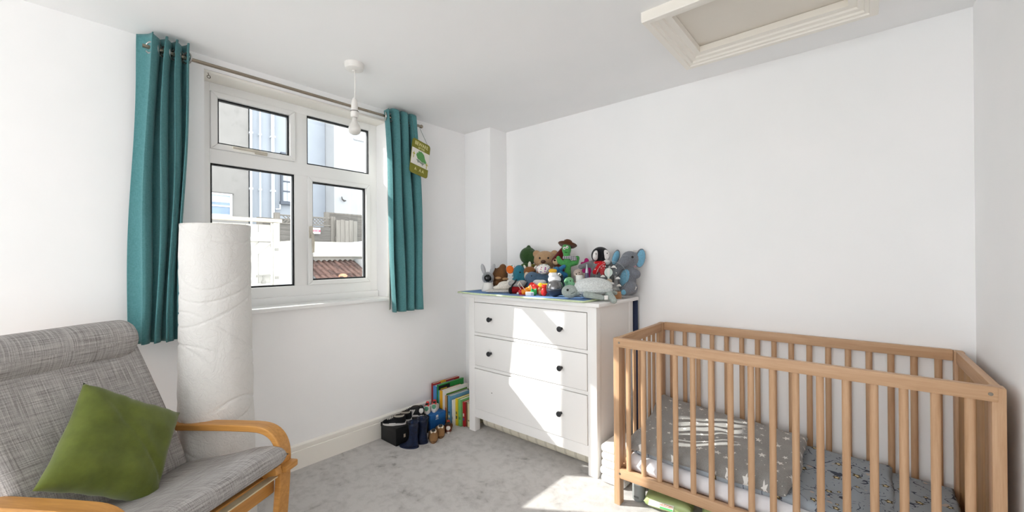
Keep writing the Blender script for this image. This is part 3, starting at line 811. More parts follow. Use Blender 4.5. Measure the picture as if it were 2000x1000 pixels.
# ================================================================== SHOES, BOXES, BOOKS
def shoebox(name, label, lo, hi, mat, lidmat=None, lip=.028):
    t = thing(name, label, 'shoebox', ((lo[0] + hi[0]) / 2, (lo[1] + hi[1]) / 2, 0))
    w, l, h = (hi[0] - lo[0]) / 2, (hi[1] - lo[1]) / 2, hi[2]
    box('carton', (-w + .002, -l + .002, 0), (w - .002, l - .002, h - .004), mat, t, .001)
    box('lid', (-w, -l, h - lip), (w, l, h), lidmat or mat, t, .002); return t, w, l, h
BLK = plain('17181a', .5, .3, var=.15); BLU2 = plain('1d5c9e', .5, .3, var=.06)
b1, *_ = shoebox('shoebox', 'black shoebox under the black laced shoes', (.030, 1.486, 0), (.205, 1.640, .112), BLK)
b2, *_ = shoebox('shoebox', 'black shoebox under the three-striped trainers, behind the boots', (.030, 1.652, 0), (.195, 1.752, .118), BLK)
b3, w, l, h = shoebox('shoebox', 'blue shoebox with white trefoil logo under the small white trainers', (.036, 1.765, 0), (.196, 1.900, .108), BLU2, plain('2264a8', .5, .3, var=.05), .045)
WM = plain('e8e9ea', .5)
bm = bmesh.new()
LB = basis((w + .0002, -.01, h - .022), (0, 1, 0), (0, 0, 1), (1, 0, 0))
for a in (-38, 0, 38):
    R_ = Matrix.Rotation(math.radians(-a), 4, 'Z')
    add_prism(bm, [(x, y) for x, y in [(.0, .0), (.0045, .006), (.004, .012), (0, .017), (-.004, .012), (-.0045, .006)]], 0, .0006, LB @ R_)
for yy in (-.002, -.005): add_prism(bm, [(-.012, yy), (.012, yy), (.012, yy + .0014), (-.012, yy + .0014)], 0, .0006, LB)
obj('trefoil_logo', bm, WM, b3, smooth=False)
lettering('logo_lettering', 'adidas', .011, WM, b3, LB @ Matrix.Translation((0, -.013, .0003)), .0003)
bm = bmesh.new()
for k in range(3): add_prism(bm, [(-.02 + k * .016, -.02), (-.01 + k * .016, -.02), (-.004 + k * .016, .018), (-.014 + k * .016, .018)], 0, .0006, basis((-.03, -l - .0002, h - .022), (1, 0, 0), (0, 0, 1), (0, -1, 0)))
obj('white_stripes', bm, WM, b3, smooth=False)
box('sticker', (.0875, -.02, .04), (.088, -.006, .062), plain('c9b8a4', .6), b1)

def shoe(label, loc, rz, L, upper, sole, lining, group, laces=None, stripes=None, heel=None, tongue=None, high=.05, solecol2=None, name='shoe'):
    t = thing(name, label, 'shoe', loc, rz, group)
    Wd = L * .215
    def outline(k=1.0):
        o = []
        for i in range(28):
            a = 2 * PI * i / 28; c, s = math.cos(a), math.sin(a)
            wv = Wd * (1.0 if c > 0 else .82) * (1 + .10 * c); o.append((L / 2 * c * k, wv * s * k))
        return o
    bm = bmesh.new(); add_prism(bm, outline(1.0), 0, L * .105); so = obj('sole', bm, sole, t, ang=50)
    if solecol2:
        bm = bmesh.new(); add_prism(bm, outline(1.008), L * .045, L * .06); obj('sole_line', bm, solecol2, so, ang=50)
    # upper: loft of half sections from toe (+x) to heel (-x)
    bm = bmesh.new(); rings = []; N = 14
    for i, (x, wk, hk) in enumerate(((.49, .25, .12), (.44, .70, .20), (.34, .93, .27), (.20, .98, .36), (.06, .90, .52), (-.05, .84, .66), (-.18, .78, .72), (-.32, .76, .74), (-.42, .66, .78), (-.475, .42, .80))):
        r = []
        for k in range(N + 1):
            a = PI * k / N; y = Wd * wk * math.cos(a); z = L * .09 + (high + L * .12) * hk * math.sin(a) ** .55
            r.append(bm.verts.new((x * L, y * (1 - .18 * math.sin(a) * (x < 0)), z)))
        rings.append(r)
    for A, B in zip(rings, rings[1:]):
        for k in range(N): bm.faces.new((A[k], A[k + 1], B[k + 1], B[k]))
    bm.faces.new(rings[0]); bm.faces.new(rings[-1][::-1])
    obj('upper', bm, upper, t, ang=70)
    zt = L * .09 + (high + L * .12) * .76
    bm = bmesh.new(); add_ell(bm, (-.22 * L, 0, zt - .006), (.25 * L, Wd * .56, .010), (0, .06, 0), 18); obj('collar_lining', bm, lining, t, ang=180)
    bm = bmesh.new(); add_ell(bm, (-.22 * L, 0, zt + .0005), (.19 * L, Wd * .40, .006), (0, .06, 0), 16); obj('foot_opening_shade', bm, plain('3b3632', .9), t, ang=180)  # dark cap coloured as the shade inside the empty shoe
    if tongue: bm = bmesh.new(); add_ell(bm, (.04 * L, 0, zt - .004), (.11 * L, Wd * .42, .014), (0, -.5, 0), 14); obj('tongue', bm, tongue, t, ang=180)
    if laces:
        bm = bmesh.new()
        for k in range(4):
            x = (.05 + k * .07) * L; z = L * .09 + (high + L * .12) * (.60 - k * .085)
            add_tube(bm, [(x, -Wd * .42, z - .006), (x + .004, 0, z + .002), (x, Wd * .42, z - .006)], .0024, 6)
        obj('laces', bm, laces, t)
    if stripes:
        for k in range(3):
            for s in (1, -1):
                bm = bmesh.new(); x = (.10 - k * .085) * L
                add_prism(bm, [(x - .006, L * .11), (x + .005, L * .11), (x - .012, L * .09 + high * .75), (x - .022, L * .09 + high * .75)], Wd * (.90 - k * .03), Wd * (.935 - k * .03), basis((0, 0, 0), (1, 0, 0), (0, 0, 1), (0, s, 0)))
                obj('stripe', bm, stripes, t, smooth=False)
    if heel:
        bm = bmesh.new(); add_ell(bm, (-.455 * L, 0, L * .09 + high * .62), (.045 * L, Wd * .50, high * .42), None, 14); obj('heel_tab', bm, heel, t, ang=180)
    return t
WS = plain('e4e1df', .6, .2, var=.03); CAN = plain('1c1d20', .85, .1, var=.2)
sA, sB_ = 'pairs of shoes on the boxes', 'shoes standing on the carpet'
shoe('black canvas shoe with white laces nearest the armchair, on a black box', (.128, 1.526, .1125), math.radians(222), .150, CAN, WS, plain('a09a90', .9), sA, laces=plain('d9d5cf', .8), solecol2=plain('8a8784', .7), high=.040)
shoe('black canvas shoe with white sole, half behind its mate on the black box', (.108, 1.590, .1125), math.radians(222), .145, CAN, WS, plain('a09a90', .9), sA, laces=plain('d9d5cf', .8), solecol2=plain('8a8784', .7), high=.040)
shoe('black trainer with three white stripes showing along its side', (.108, 1.672, .1185), math.radians(222), .145, plain('121316', .6, .3, var=.2), WS, plain('26262a', .9), sA, laces=plain('1c1c20', .8), stripes=WS, heel=WS, high=.048)
shoe('black trainer with white heel tab, mate of the striped one, nearer the blue box', (.128, 1.732, .1185), math.radians(148), .140, plain('121316', .6, .3, var=.2), WS, plain('26262a', .9), sA, laces=plain('1c1c20', .8), stripes=WS, heel=WS, high=.048)
WT = plain('e3e0dd', .6, .25, var=.03); GRN = plain('5f9e80', .6); RED = plain('d8453f', .6, var=.08)
shoe('small white trainer with green heel and red tongue, left one on the blue box', (.108, 1.808, .1085), math.radians(136), .135, WT, WS, RED, sA, laces=RED, heel=GRN, tongue=RED, high=.045)
shoe('small white trainer with green heel and red tongue, right one on the blue box', (.116, 1.866, .1085), math.radians(136), .135, WT, WS, RED, sA, laces=RED, heel=GRN, tongue=RED, high=.045)
TAN = plain('8f6d4c', .9, .1, var=.1, bump=.3); FLUF = plush('ddd0bc')
shoe('tan suede slipper with cream fleece lining beside the navy boots', (.290, 1.716, 0), math.radians(140), .165, TAN, plain('7a5a3c', .8), FLUF, sB_, high=.050)
shoe('tan suede slipper with cream fleece lining between its mate and the red shoe', (.268, 1.792, 0), math.radians(142), .165, TAN, plain('7a5a3c', .8), FLUF, sB_, high=.050)
shoe('single brown and red shoe with white heel beside the books', (.262, 1.868, 0), math.radians(138), .140, plain('6a3a2c', .7, var=.1), plain('d5cfca', .6), plain('3a2a24', .9), sB_, heel=plain('d9d4cf', .6), tongue=plain('a33a2a', .7), high=.040)
# wellington boots
def boot_mat():
    m, b, t = base('navy_patterned_rubber', '18264a', .4, .3)
    f = t.noise(t.coord('Object'), 42, 2, .5, 1.0)
    t.link(t.ramp(f, [(.40, lin('0a1026')), (.52, lin('14233f')), (.62, lin('0b1228'))]), b.inputs['Base Color']); return m
BOOT = boot_mat()
def boot(label, loc, rz):
    t = thing('wellington_boot', label, 'boot', loc, rz, 'navy wellington boots'); t.scale = (.95, 1.0, .80)
    bm = bmesh.new(); rings = []; N = 20
    secs = [((.0, .0), .034, .032, 0, .200), ((.0, .0), .033, .031, 0, .17), ((-.002, 0), .030, .028, 0, .13), ((.0, 0), .028, .026, 0, .10), ((.004, 0), .031, .028, .15, .075), ((.014, 0), .042, .029, .45, .055), ((.028, 0), .058, .031, .35, .034), ((.032, 0), .066, .033, .1, .016), ((.032, 0), .066, .033, 0, .002)]
    for (cx_, cy_), rx, ry, tilt, z in secs:
        rings.append([bm.verts.new((cx_ + rx * math.cos(2 * PI * k / N), cy_ + ry * math.sin(2 * PI * k / N), z - tilt * .05 * math.cos(2 * PI * k / N))) for k in range(N)])
    for A, B in zip(rings, rings[1:]):
        for k in range(N): bm.faces.new((A[k], A[(k + 1) % N], B[(k + 1) % N], B[k]))
    bm.faces.new(rings[-1][::-1])
    o = obj('boot_shell', bm, BOOT, t, ang=80); sd = o.modifiers.new('thick', 'SOLIDIFY'); sd.thickness = .003
    bm = bmesh.new(); add_tube(bm, [(.0345 * math.cos(a), .0325 * math.sin(a), .199) for a in [2 * PI * k / 24 for k in range(24)]], .003, 6, closed=True); obj('rim', bm, BOOT, t)
    bm = bmesh.new(); add_prism(bm, [(.032 + .068 * math.cos(2 * PI * k / 24), .035 * math.sin(2 * PI * k / 24)) for k in range(24)], 0, .012); obj('sole', bm, plain('141d38', .6), t, ang=60)
    bm = bmesh.new(); add_tube(bm, [(-.004, .030, .196), (-.004, .036, .215), (-.004, .020, .217), (-.004, .016, .196)], .0035, 6); tag(obj('pull_loop', bm, plain('22355c', .5), t), 'pull loop')
boot('navy wellington boot at the front, beside the black shoebox', (.292, 1.556, 0), math.radians(207))
boot('navy wellington boot behind the front one, beside the tan slippers', (.286, 1.632, 0), math.radians(207))

def book(label, x, y, th, h, dep, spine, cover=None, top=None, lean=0, extra=None):
    t = thing('book', label, 'book', (x, y, 0.001), 0, "children's books in a row", rot=(0, lean, 0))
    c = plain(cover or spine, .45, .3, var=.08, vs_=18); s_ = plain(spine, .45, .3, var=.05)
    box('cover', (0, .001, 0), (.0022, dep, h), c, t, .0006); box('cover', (th - .0022, .001, 0), (th, dep, h), c, t, .0006)
    box('spine', (0, -.002, 0), (th, .003, h), s_, t, .001); box('page_block', (.0022, .003, .003), (th - .0022, dep - .003, h - .003), plain(top or 'ded6c4', .8), t)
    if extra: extra(t, th, h, dep)
    return t
def spine_marks(cols, seed):
    def f(t, th, h, dep):
        r = random.Random(seed); z = h * .25
        for c in cols:
            hh = h * r.uniform(.05, .16); box('spine_print', (th * .2, -.0026, z), (th * .8, -.0018, z + hh), plain(c, .5), t); z += hh + h * .06
    return f
BK = [  # thickness, height, depth, spine, cover, label, marks
    (.017, .262, .255, '8f2222', 'a32a28', 'tall dark red book with a yellow patch, against the window wall', ['d8b83c']),
    (.030, .250, .20, '4d86c0', '4d86c0', 'pale blue book beside the tall red one', ['e0c860']),
    (.012, .262, .25, '1f7a44', '2b8a3e', 'tall green book with a black and yellow corner', ['d8c93c']),
    (.014, .225, .19, '3a9ab0', '3a9ab0', 'thin turquoise book behind the blue shoebox', []),
    (.024, .232, .20, 'd9a61e', 'a8332a', 'yellow-spined book with red cover', ['4a3a1a', '4a3a1a']),
    (.020, .236, .235, 'd8d6d2', 'e4e2dc', 'white-edged book with a green lettered cover panel', ['a8a4a0']),
    (.014, .205, .215, 'b58b5a', '5a5424', 'brown-edged book with dark olive cover', ['d8b070', '9a3a2a']),
    (.020, .205, .19, '5d93b8', '6aa0c0', 'light blue book in the middle of the row', ['d8d8c0', '2a4a6a']),
    (.010, .180, .16, '2a5a6a', '2a5a6a', 'thin dark teal book', []),
    (.009, .182, .16, 'e2e2de', 'e2e2de', 'thin white book standing forward in the row', ['b0a8a0']),
    (.018, .190, .175, 'd2b82a', 'd8c030', 'yellow book in the right half of the row', ['3a3a2a', '6a6a2a']),
    (.022, .188, .175, '6fae6a', '6fae6a', 'light green book in the right half of the row', ['4a8a4a']),
    (.016, .172, .16, 'a8242a', 'b03030', 'small red book near the chest of drawers', ['3a4a8a', 'd8c8c0']),
    (.010, .170, .16, '6b4a34', 'cfc8b8', 'thin brown book near the chest of drawers', []),
    (.018, .162, .16, 'd8cfa8', 'd8d0b0', 'small cream book closest to the chest of drawers', ['8a7a5a']),
]
x = .0195
for i, (th, hh, dp, sc_, cc, lb, mk) in enumerate(BK):
    th *= 1.24
    y = 1.912 + .080 * max(0, (x - .17)) / .17 + random.uniform(0, .006)
    if i in (9,): y -= .012
    bk = book(lb, x, y, th, hh, min(dp, 2.255 - y), sc_, cc, None, 0, spine_marks(mk, i))
    if i == 0: box('yellow_patch', (-.0004 + th, .07, hh - .014), (th + .0006, .12, hh - .001), plain('d2a42c', .5), bk); box('yellow_patch', (.001, .07, hh - .002), (th - .001, .12, hh + .0006), plain('d2a42c', .5), bk)
    if i == 2: box('black_panel', (th - .0002, .004, hh - .06), (th + .0006, .11, hh - .008), plain('191a1c', .5), bk); box('yellow_lettering', (th + .0006, .02, hh - .042), (th + .0010, .08, hh - .030), plain('d2c43c', .5), bk)
    if i == 5:
        box('green_panel', (th - .0002, .012, hh - .070), (th + .0006, .215, hh - .022), plain('4f8a34', .5), bk)
        lettering('cover_lettering', 'FAA', .036, plain('ece8d8', .5), bk, basis((th + .0008, .145, hh - .046), (0, 1, 0), (0, 0, 1), (1, 0, 0)), .0003)
    x += th + .0012

# ================================================================== UNDER THE COT
st_ = thing('folded_towels', 'stack of white folded towels between the chest of drawers and the cot', 'towels', (1.462, 2.06, 0))
TOW = plush('e6e3df')
for k in range(5):
    z = .002 + k * .040; o_ = random.uniform(-.006, .006)
    bm = bmesh.new(); add_box(bm, (-.075 + o_, -.11, z), (.060 + o_, .11, z + .041), .019, 3); obj('folded_towel', bm, TOW, st_, ang=60)
def speck():
    m, b, t = base('speckled_white_fabric', 'dedbd6', .85, .1)
    v = t.new('ShaderNodeTexVoronoi'); v.inputs['Scale'].default_value = 55; t.link(t.coord(), v.inputs['Vector'])
    t.link(t.mix(t.math('LESS_THAN', v.outputs['Distance'], .22), lin('dedbd6'), lin('4a4744')), b.inputs['Base Color']); return m
bag = blob('speckled_bundle', [((0, 0, .042), (.06, .075, .042)), ((.03, .01, .04), (.04, .06, .038))], speck(), None, .008, 4); bag.location = (1.600, 2.080, 0)
tag(bag, 'white bundle with black speckles under the cot behind the grey bottle', 'cloth bundle')
bt = thing('grey_bottle', 'grey ridged plastic tub standing under the cot rail', 'bottle', (1.606, 1.935, 0))
GB = plain('8f9290', .45, .35, var=.04)
bm = bmesh.new(); add_lathe(bm, [(0, 0), (.028, 0), (.031, .004), (.031, .062), (.0305, .064), (.031, .066), (.031, .080), (0, .080)], 28); obj('tub', bm, GB, bt)
bm = bmesh.new(); add_lathe(bm, [(.0, .080), (.0325, .080), (.0325, .100), (.030, .106), (.018, .110), (0, .110)], 28); obj('cap', bm, plain('b9bcba', .45, .35), bt)
box('label_print', (-.012, -.0325, .018), (.012, -.0305, .026), plain('6a6d6b', .5), bt)
# wet wipe packs
def wipes(label, loc, rz, tilt=0, marks=True):
    t = thing('wipes_pack', label, 'wipes pack', loc, group='green packs of wipes', rot=(0, tilt, rz))
    bm = bmesh.new()
    def f(side):
        def g(u, v):
            a, b = 2 * u - 1, 2 * v - 1; h = ((1 - abs(a) ** 6) * (1 - abs(b) ** 5)) ** .5
            e = max(0, abs(a) - .86) / .14
            return Vector((.105 * a, .055 * b * (1 + .04 * e), .032 + side * .030 * h + .004 * e * math.sin(b * 18)))
        return g
    grid(bm, 36, 24, f(1)); grid(bm, 36, 24, f(-1)); bmesh.ops.remove_doubles(bm, verts=bm.verts, dist=.001)
    obj('wrapper', bm, plain('b3c386', .35, .4, var=.12, vs_=12), t, ang=60)
    bm = bmesh.new(); add_prism(bm, rrect(.075, .034, .006, 4, -.052, -.004), .0615, .0635); obj('green_flap', bm, plain('568f48', .4), t, smooth=False)
    F = basis((-.01, -.0557, .034), (1, 0, 0), (0, .25, .97), (0, -.97, .25))
    bm = bmesh.new(); add_prism(bm, [(-.075, -.012), (.035, -.012), (.040, .014), (-.070, .014)], -.0005, .0012, F); obj('white_label', bm, plain('e4e4d0', .4), t, smooth=False)
    bm = bmesh.new(); add_prism(bm, [(-.022, -.011), (.034, -.011), (.034, -.004), (-.022, -.004)], .0012, .0018, F); obj('green_stripe', bm, plain('5ab86a', .4), t, smooth=False)
    if marks:
        HG = plain('d8402c', .4)
        lettering('brand_lettering', 'HUGGIES', .0135, HG, t, F @ Matrix.Translation((.006, .004, .0016)), .0003)
        lettering('brand_lettering', 'HUGGIES', .020, plain('a8281e', .4), t, basis((-.014, .040, .0610), (1, 0, 0), (0, .96, -.27), (0, .27, .96)), .0010)
    return t
wipes('green pack of wipes lying by the grey bottle under the cot', (1.748, 1.952, .001), math.radians(10))
wipes('green pack of wipes behind the front pack, under the cot', (1.700, 2.090, .001), math.radians(-8), 0, False)
wipes('green pack of wipes farthest along under the cot', (1.985, 2.020, .001), math.radians(14), 0, False)
# ================================================================== CHANGING MAT AND TOYS ON THE CHEST
TOP = .9445
def mat_fabric():
    m, b, t = base('blue_towelling', '7899c8', .95, .1)
    co = t.coord(); t.link(t.ramp(t.noise(co, 9, 3), [(.35, lin('6c8ec0')), (.65, lin('82a2cf'))]), b.inputs['Base Color']); t.bump(t.noise(co, 300, 2), .4, .002, b); return m
cm = thing('changing_mat', 'blue changing mat with pale green edge on the chest of drawers', 'changing mat', (0, 0, 0))
bm = bmesh.new()
MX0, MX1, MY0, MY1 = .318, 1.310, 1.915, 2.26
def matf(side):
    def g(u, v):
        x = MX0 + (MX1 - MX0) * u; y = MY0 + (MY1 - MY0) * v
        if v < .3: y += .012 * math.sin(u * 3.2) * -1 * (1 - v / .3)
        x += (-.01 if u < .5 else .01) * (1 - (2 * v - 1) ** 2) * abs(2 * u - 1) ** 6
        over = max(0, 1.931 - y) if True else 0
        e = min(min(u, 1 - u) * (MX1 - MX0), min(v, 1 - v) * (MY1 - MY0)); h = min(1, e / .012) ** .5 if e < .012 else 1
        return Vector((x, y, TOP + .0068 + side * .0055 * h + .0015 * mnoise.noise(Vector((x * 6, y * 6, 1)))))
    return g
grid(bm, 80, 30, matf(1)); grid(bm, 80, 30, matf(-1)); bmesh.ops.remove_doubles(bm, verts=bm.verts, dist=.0004)
obj('mat_fabric', bm, mat_fabric(), cm, ang=180)
g1 = matf(0); N = 60
loop = [g1(i / N, 0) for i in range(N)] + [g1(1, i / 24) for i in range(24)] + [g1(1 - i / N, 1) for i in range(N)] + [g1(0, 1 - i / 24) for i in range(24)]
bm = bmesh.new(); add_tube(bm, loop, .0058, 8, closed=True); obj('edge_binding', bm, plain('cfdcb6', .85, .1, var=.08, vs_=60, bump=.4), cm, ang=180)
BASE = TOP + .0128
class Toy:
    """parts given in small toy units (right, back, up) of about 3 mm; the toy faces into the room"""
    def __init__(s, name, label, cat, x, y, k, base=None, group='soft toys heaped on the chest of drawers', rz=YAW):
        s.s = 1.0 / k; s.o = thing(name, label, cat, (x, y, BASE if base is None else base), rz, group)
    def v(s, p): return tuple(c * s.s for c in p)
    def blob(s, name, L, mat, vox=1.4, sm=3, parent=None):
        q = []
        for e in L:
            if e[0] == 'cap': q.append(('cap', [Vector(p) * s.s for p in e[1]], [r * s.s for r in e[2]]))
            else:
                r = e[1] if not isinstance(e[1], (int, float)) else (e[1],) * 3
                q.append((s.v(e[0]), s.v(r)) + tuple(e[2:]))
        return blob(name, q, mat, parent or s.o, vox * s.s, sm)
    def ell(s, name, c, r, mat, rot=None, parent=None, seg=14):
        r = r if not isinstance(r, (int, float)) else (r,) * 3
        return ell(name, s.v(c), s.v(r), mat, parent or s.o, rot, seg)
    def tube(s, name, pts, r, mat, n=10, parent=None):
        rr = [q * s.s for q in r] if isinstance(r, (list, tuple)) else r * s.s
        return tube(name, [s.v(p) for p in pts], rr, mat, parent or s.o, n)
    def box(s, name, lo, hi, mat, bev=0, parent=None): return box(name, s.v(lo), s.v(hi), mat, parent or s.o, bev * s.s)
    def lathe(s, name, prof, mat, c=(0, 0, 0), n=24, parent=None): return lathe(name, [(r * s.s, z * s.s) for r, z in prof], mat, parent or s.o, n, s.v(c))
EYE = plain('15130f', .2, .5, var=0); WH = plain('e8e6e2', .6, .2, var=.02)
# --- baby monitor camera
t = Toy('baby_monitor_camera', 'white and grey baby camera with rabbit ears at the left end', 'baby monitor', .475, 2.050, 281, group='nursery items on the chest')
t.lathe('base_body', [(0, 0), (12, 0), (13, 2), (11, 9), (9, 15), (7, 18), (0, 18)], WH)
GY = plain('a7a8ab', .45, .3, var=.03)
h = t.ell('camera_head', (0, 0, 26), (12, 9, 12), GY); t.ell('lens_ring', (0, -4, 26), (10.5, 7, 10.5), plain('8f9194', .4), parent=h); t.ell('lens', (0, -5.5, 26), (8.6, 6.4, 8.6), plain('101113', .15, .5, var=0), parent=h)
for sx, a in ((-9, -.25), (9, .35)): t.ell('ear', (sx, 0, 43), (4.2, 2.4, 11), GY, (0, a, 0))
# --- brown dog / bear
BR = plush('6e4a2c')
t = Toy('plush_bear', 'brown plush bear with a raised ear behind the baby camera', 'soft toy', .500, 2.150, 275)
t.blob('body', [((0, 0, 13), (15, 12, 14)), ((1, 0, 30), (14, 12, 16)), ((-6, 0, 26), (11, 10, 13)), ((5, 0, 45), (7, 5, 7)), ((-12, 0, 40), (5, 4, 5))], BR)
for p in ((-4, -12, 25), (10, -11, 23)): t.ell('paw', p, (6, 4, 2.6), plush('b58d63'))
# --- cream toy lying + muslin
t = Toy('muslin_cloth', 'crumpled grey-white muslin spread on the left of the changing mat', 'cloth', .625, 2.040, 291)
t.blob('cloth', [((0, 0, 2.5), (34, 13, 3)), ((-20, 0, 3), (16, 11, 3.5)), ((22, 2, 3), (16, 9, 3.5))], plush('cfcac2'), 1.2)
t = Toy('plush_rabbit', 'cream plush rabbit lying face down on the muslin', 'soft toy', .610, 2.075, 291, BASE + .016)
t.blob('body', [((0, 0, 8), (15, 10, 9)), ((-14, 0, 4), (10, 8, 4.5)), ((12, 0, 12), (10, 8, 8))], plush('e3ddd3'))
# --- teal elephant with orange ear
TL = plush('2f7486')
def dots(cols, bgc, sc, th=.30):
    m, b, tt = base('dotted_fabric', bgc, .85, .1); v = tt.new('ShaderNodeTexVoronoi'); v.inputs['Scale'].default_value = sc
    tt.link(tt.coord(), v.inputs['Vector']); cs = tt.new('ShaderNodeSeparateColor'); tt.link(v.outputs['Color'], cs.inputs[0])
    c = tt.mix(tt.math('GREATER_THAN', cs.outputs[0], .5), lin(cols[0]), lin(cols[1])); c = tt.mix(tt.math('GREATER_THAN', cs.outputs[1], .6), c, lin(cols[2]))
    tt.link(tt.mix(tt.math('LESS_THAN', v.outputs['Distance'], th), lin(bgc), c), b.inputs['Base Color']); return m
DOT = dots(('b01f5a', '7a2a8a', '4aa0a0'), 'ece8e4', 95, .36)
t = Toy('plush_elephant', 'teal plush elephant with orange and dotted ear', 'soft toy', .635, 2.170, 280)
t.blob('body', [((2, 0, 14), (15, 12, 15)), ((5, 0, 34), (13, 12, 17)), ('cap', *cap((12, -6, 30), (12, -10, 16), 6, 4.5)[1:]), ((-12, 0, 10), (9, 8, 11))], TL)
e = t.ell('ear', (-10, 1, 40), (10, 3, 12), DOT, (0, -.3, 0)); t.ell('ear_inner', (-13, -2, 42), (7.5, 2, 8), plush('e2702a'), (0, -.3, 0), parent=e)
t.ell('eye', (6, -11.6, 37), 1.6, EYE)
# --- round dark green dinosaur
t = Toy('plush_dinosaur', 'round dark green plush dinosaur with a knob on top', 'soft toy', .598, 2.345, 269)
DGN = plush('35502c')
t.blob('body', [((0, 0, 66), (17, 15, 17)), ((0, 0, 28), (16, 14, 29)), ((8, -9, 64), (11, 9, 13)), ('cap', *cap((1, 0, 80), (1, 0, 83), 4.4, 4)[1:])], DGN)
t.ell('belly_band', (-4, -12, 46), (12, 4, 6), plush('47633a')); t.ell('foot', (9, -13, 47), (10, 3, 3), plush('8d8440'))
# --- teddy
TED = plush('b3926f')
t = Toy('teddy_bear', 'large beige teddy bear in the middle of the back row', 'soft toy', .752, 2.345, 276)
t.blob('body', [((0, 0, 24), (20, 16, 27)), ((-1, 0, 58), (22, 17, 19)), ((-17, 2, 71), (7.5, 4, 7.5)), ((18, 2, 71), (7.5, 4, 7.5)), ((-5, -15, 53), (9.5, 8, 7.5))], TED)
t.ell('nose', (-6, -22, 56), (5, 3, 3.6), plain('4b2c1c', .4)); t.ell('eye', (-12, -15, 63), 1.8, EYE); t.ell('eye', (4, -17, 63), 1.8, EYE)
# --- horned brown calf
t = Toy('plush_calf', 'brown plush calf with white horns below the teddy', 'soft toy', .712, 2.215, 282)
t.blob('body', [((0, 0, 18), (15, 11, 19)), ((0, -2, 38), (12, 10, 11))], plush('8a5a34')); 
for c, r, a in (((0, -4, 51), (3.2, 2.5, 7), 0), ((-9, -3, 47), (2.2, 2, 5), -.5), ((11, -3, 46), (2.4, 2, 5), .6)): t.ell('horn', c, r, plush('e0d9cf'), (0, a, 0))
t.ell('muzzle', (-4, -9, 30), (7, 4, 9), plush('d6c7b4'))
# --- blue-grey snuggle toy
BG = plush('51687f')
t = Toy('plush_whale', 'blue-grey plush whale lying in the middle of the heap', 'soft toy', .835, 2.165, 293)
t.blob('body', [((0, 0, 18), (29, 12, 20)), ((-14, -1, 27), (15, 10, 14)), ((18, 0, 22), (13, 10, 14)), ((0, 0, 4), (30, 11, 5))], BG)
t.ell('eye', (-16, -9.5, 33), 1.2, EYE)
# --- dotted soft ball
t = Toy('soft_ball', 'white soft ball with coloured dots resting on the grey whale', 'ball', .878, 2.150, 299, BASE + 38 / 299)
t.ell('ball_cover', (0, 0, 9), (14, 12, 10), DOT, seg=24)
# --- blue octopus
t = Toy('plush_octopus', 'bright blue plush octopus right of the dotted ball', 'soft toy', .985, 2.185, 304)
t.blob('body', [((-2, 0, 20), (12, 9, 20)), ((-8, -3, 47), (7, 6, 6)), ('cap', *cap((-4, -2, 46), (7, -2, 53), 4.5, 4)[1:]), ('cap', *cap((0, 0, 40), (10, 0, 36), 6, 5)[1:])], plush('2f6f9d'))
# --- navy bird
t = Toy('plush_bird', 'dark navy plush bird with big white eyes', 'soft toy', 1.020, 2.110, 312)
t.blob('body', [((0, 0, 18), (12, 10, 19)), ((-1, 0, 34), (11, 9, 9))], plush('2b3242'))
for c in ((-6, -9, 38), (1.5, -8.5, 40)):
    e = t.ell('eye_patch', c, (3.6, 1.6, 3.0), WH, (0, .5, 0)); t.ell('pupil', (c[0] - 1, c[1] - 1.2, c[2] - .6), 1.2, EYE, parent=e)
# --- red-hooded bear
t = Toy('hooded_bear', 'small brown bear in a dark red hood behind the cactus', 'soft toy', .880, 2.330, 286)
t.blob('body', [((2, 0, 26), (18, 13, 28)), ((-2, -2, 56), (12, 10, 11))], plush('6b4326'))
t.blob('hood', [('cap', *cap((-8, -2, 60), (8, 0, 84), 8, 4)[1:]), ((4, 2, 66), (12, 9, 12)), ((12, 3, 70), (9, 7, 10))], plush('5c1a18'))
m_ = t.ell('muzzle', (-8, -12, 58), (6.5, 5, 6), plush('d8b994')); t.ell('nose', (-11, -17, 61), (2.4, 1.8, 1.8), plain('2a1712', .4), parent=m_); t.ell('jumper', (-2, -11, 44), (12, 5, 5), plush('8a2450'))
# --- cactus in cowboy hat
CG = plush('4f9a54')
t = Toy('plush_cactus', 'green plush cactus with brown cowboy hat and plaid scarf', 'soft toy', 1.008, 2.235, 303)
t.blob('body', [('cap', *cap((0, 0, 4), (0, 0, 68), 7.5, 6)[1:]), ((0, 0, 6), (12, 9, 7)), ((-2, 0, 86), (9, 8, 13)), ('cap', *cap((-4, 0, 56), (-15, 0, 62), 5.5, 5.5)[1:]), ('cap', *cap((-15, 0, 62), (-18, 0, 69), 5.5, 4.5)[1:]),
                ('cap', *cap((4, 0, 57), (16, 0, 60), 5.5, 5.5)[1:]), ('cap', *cap((16, 0, 60), (19, 0, 69), 5.5, 4.5)[1:]), ('cap', *cap((-1, 0, 66), (-2, 0, 76), 6, 7)[1:])], CG, 1.3, 2)
for c in ((-2, -7.5, 90), (-7, -6.5, 88)):
    e = t.ell('eye', c, (2.6, 1.4, 2.9), WH); t.ell('pupil', (c[0], c[1] - 1.2, c[2] - .3), 1.0, EYE, parent=e)
t.tube('smile', [(-6.5, -7.4, 81), (-4, -8.4, 79), (-1.5, -7.9, 80.5)], .45, EYE, 6)
HAT = plush('5a3218'); Mh = Euler((-.25, .22, 0)).to_matrix().to_4x4()
bm = bmesh.new(); pr = [(0, 12), (5, 12), (8, 10), (9.5, 3), (10, 0), (15, .8), (18.5, 3.5), (18.8, 2.6), (15, -.8), (9, -1.2), (0, -1.2)]
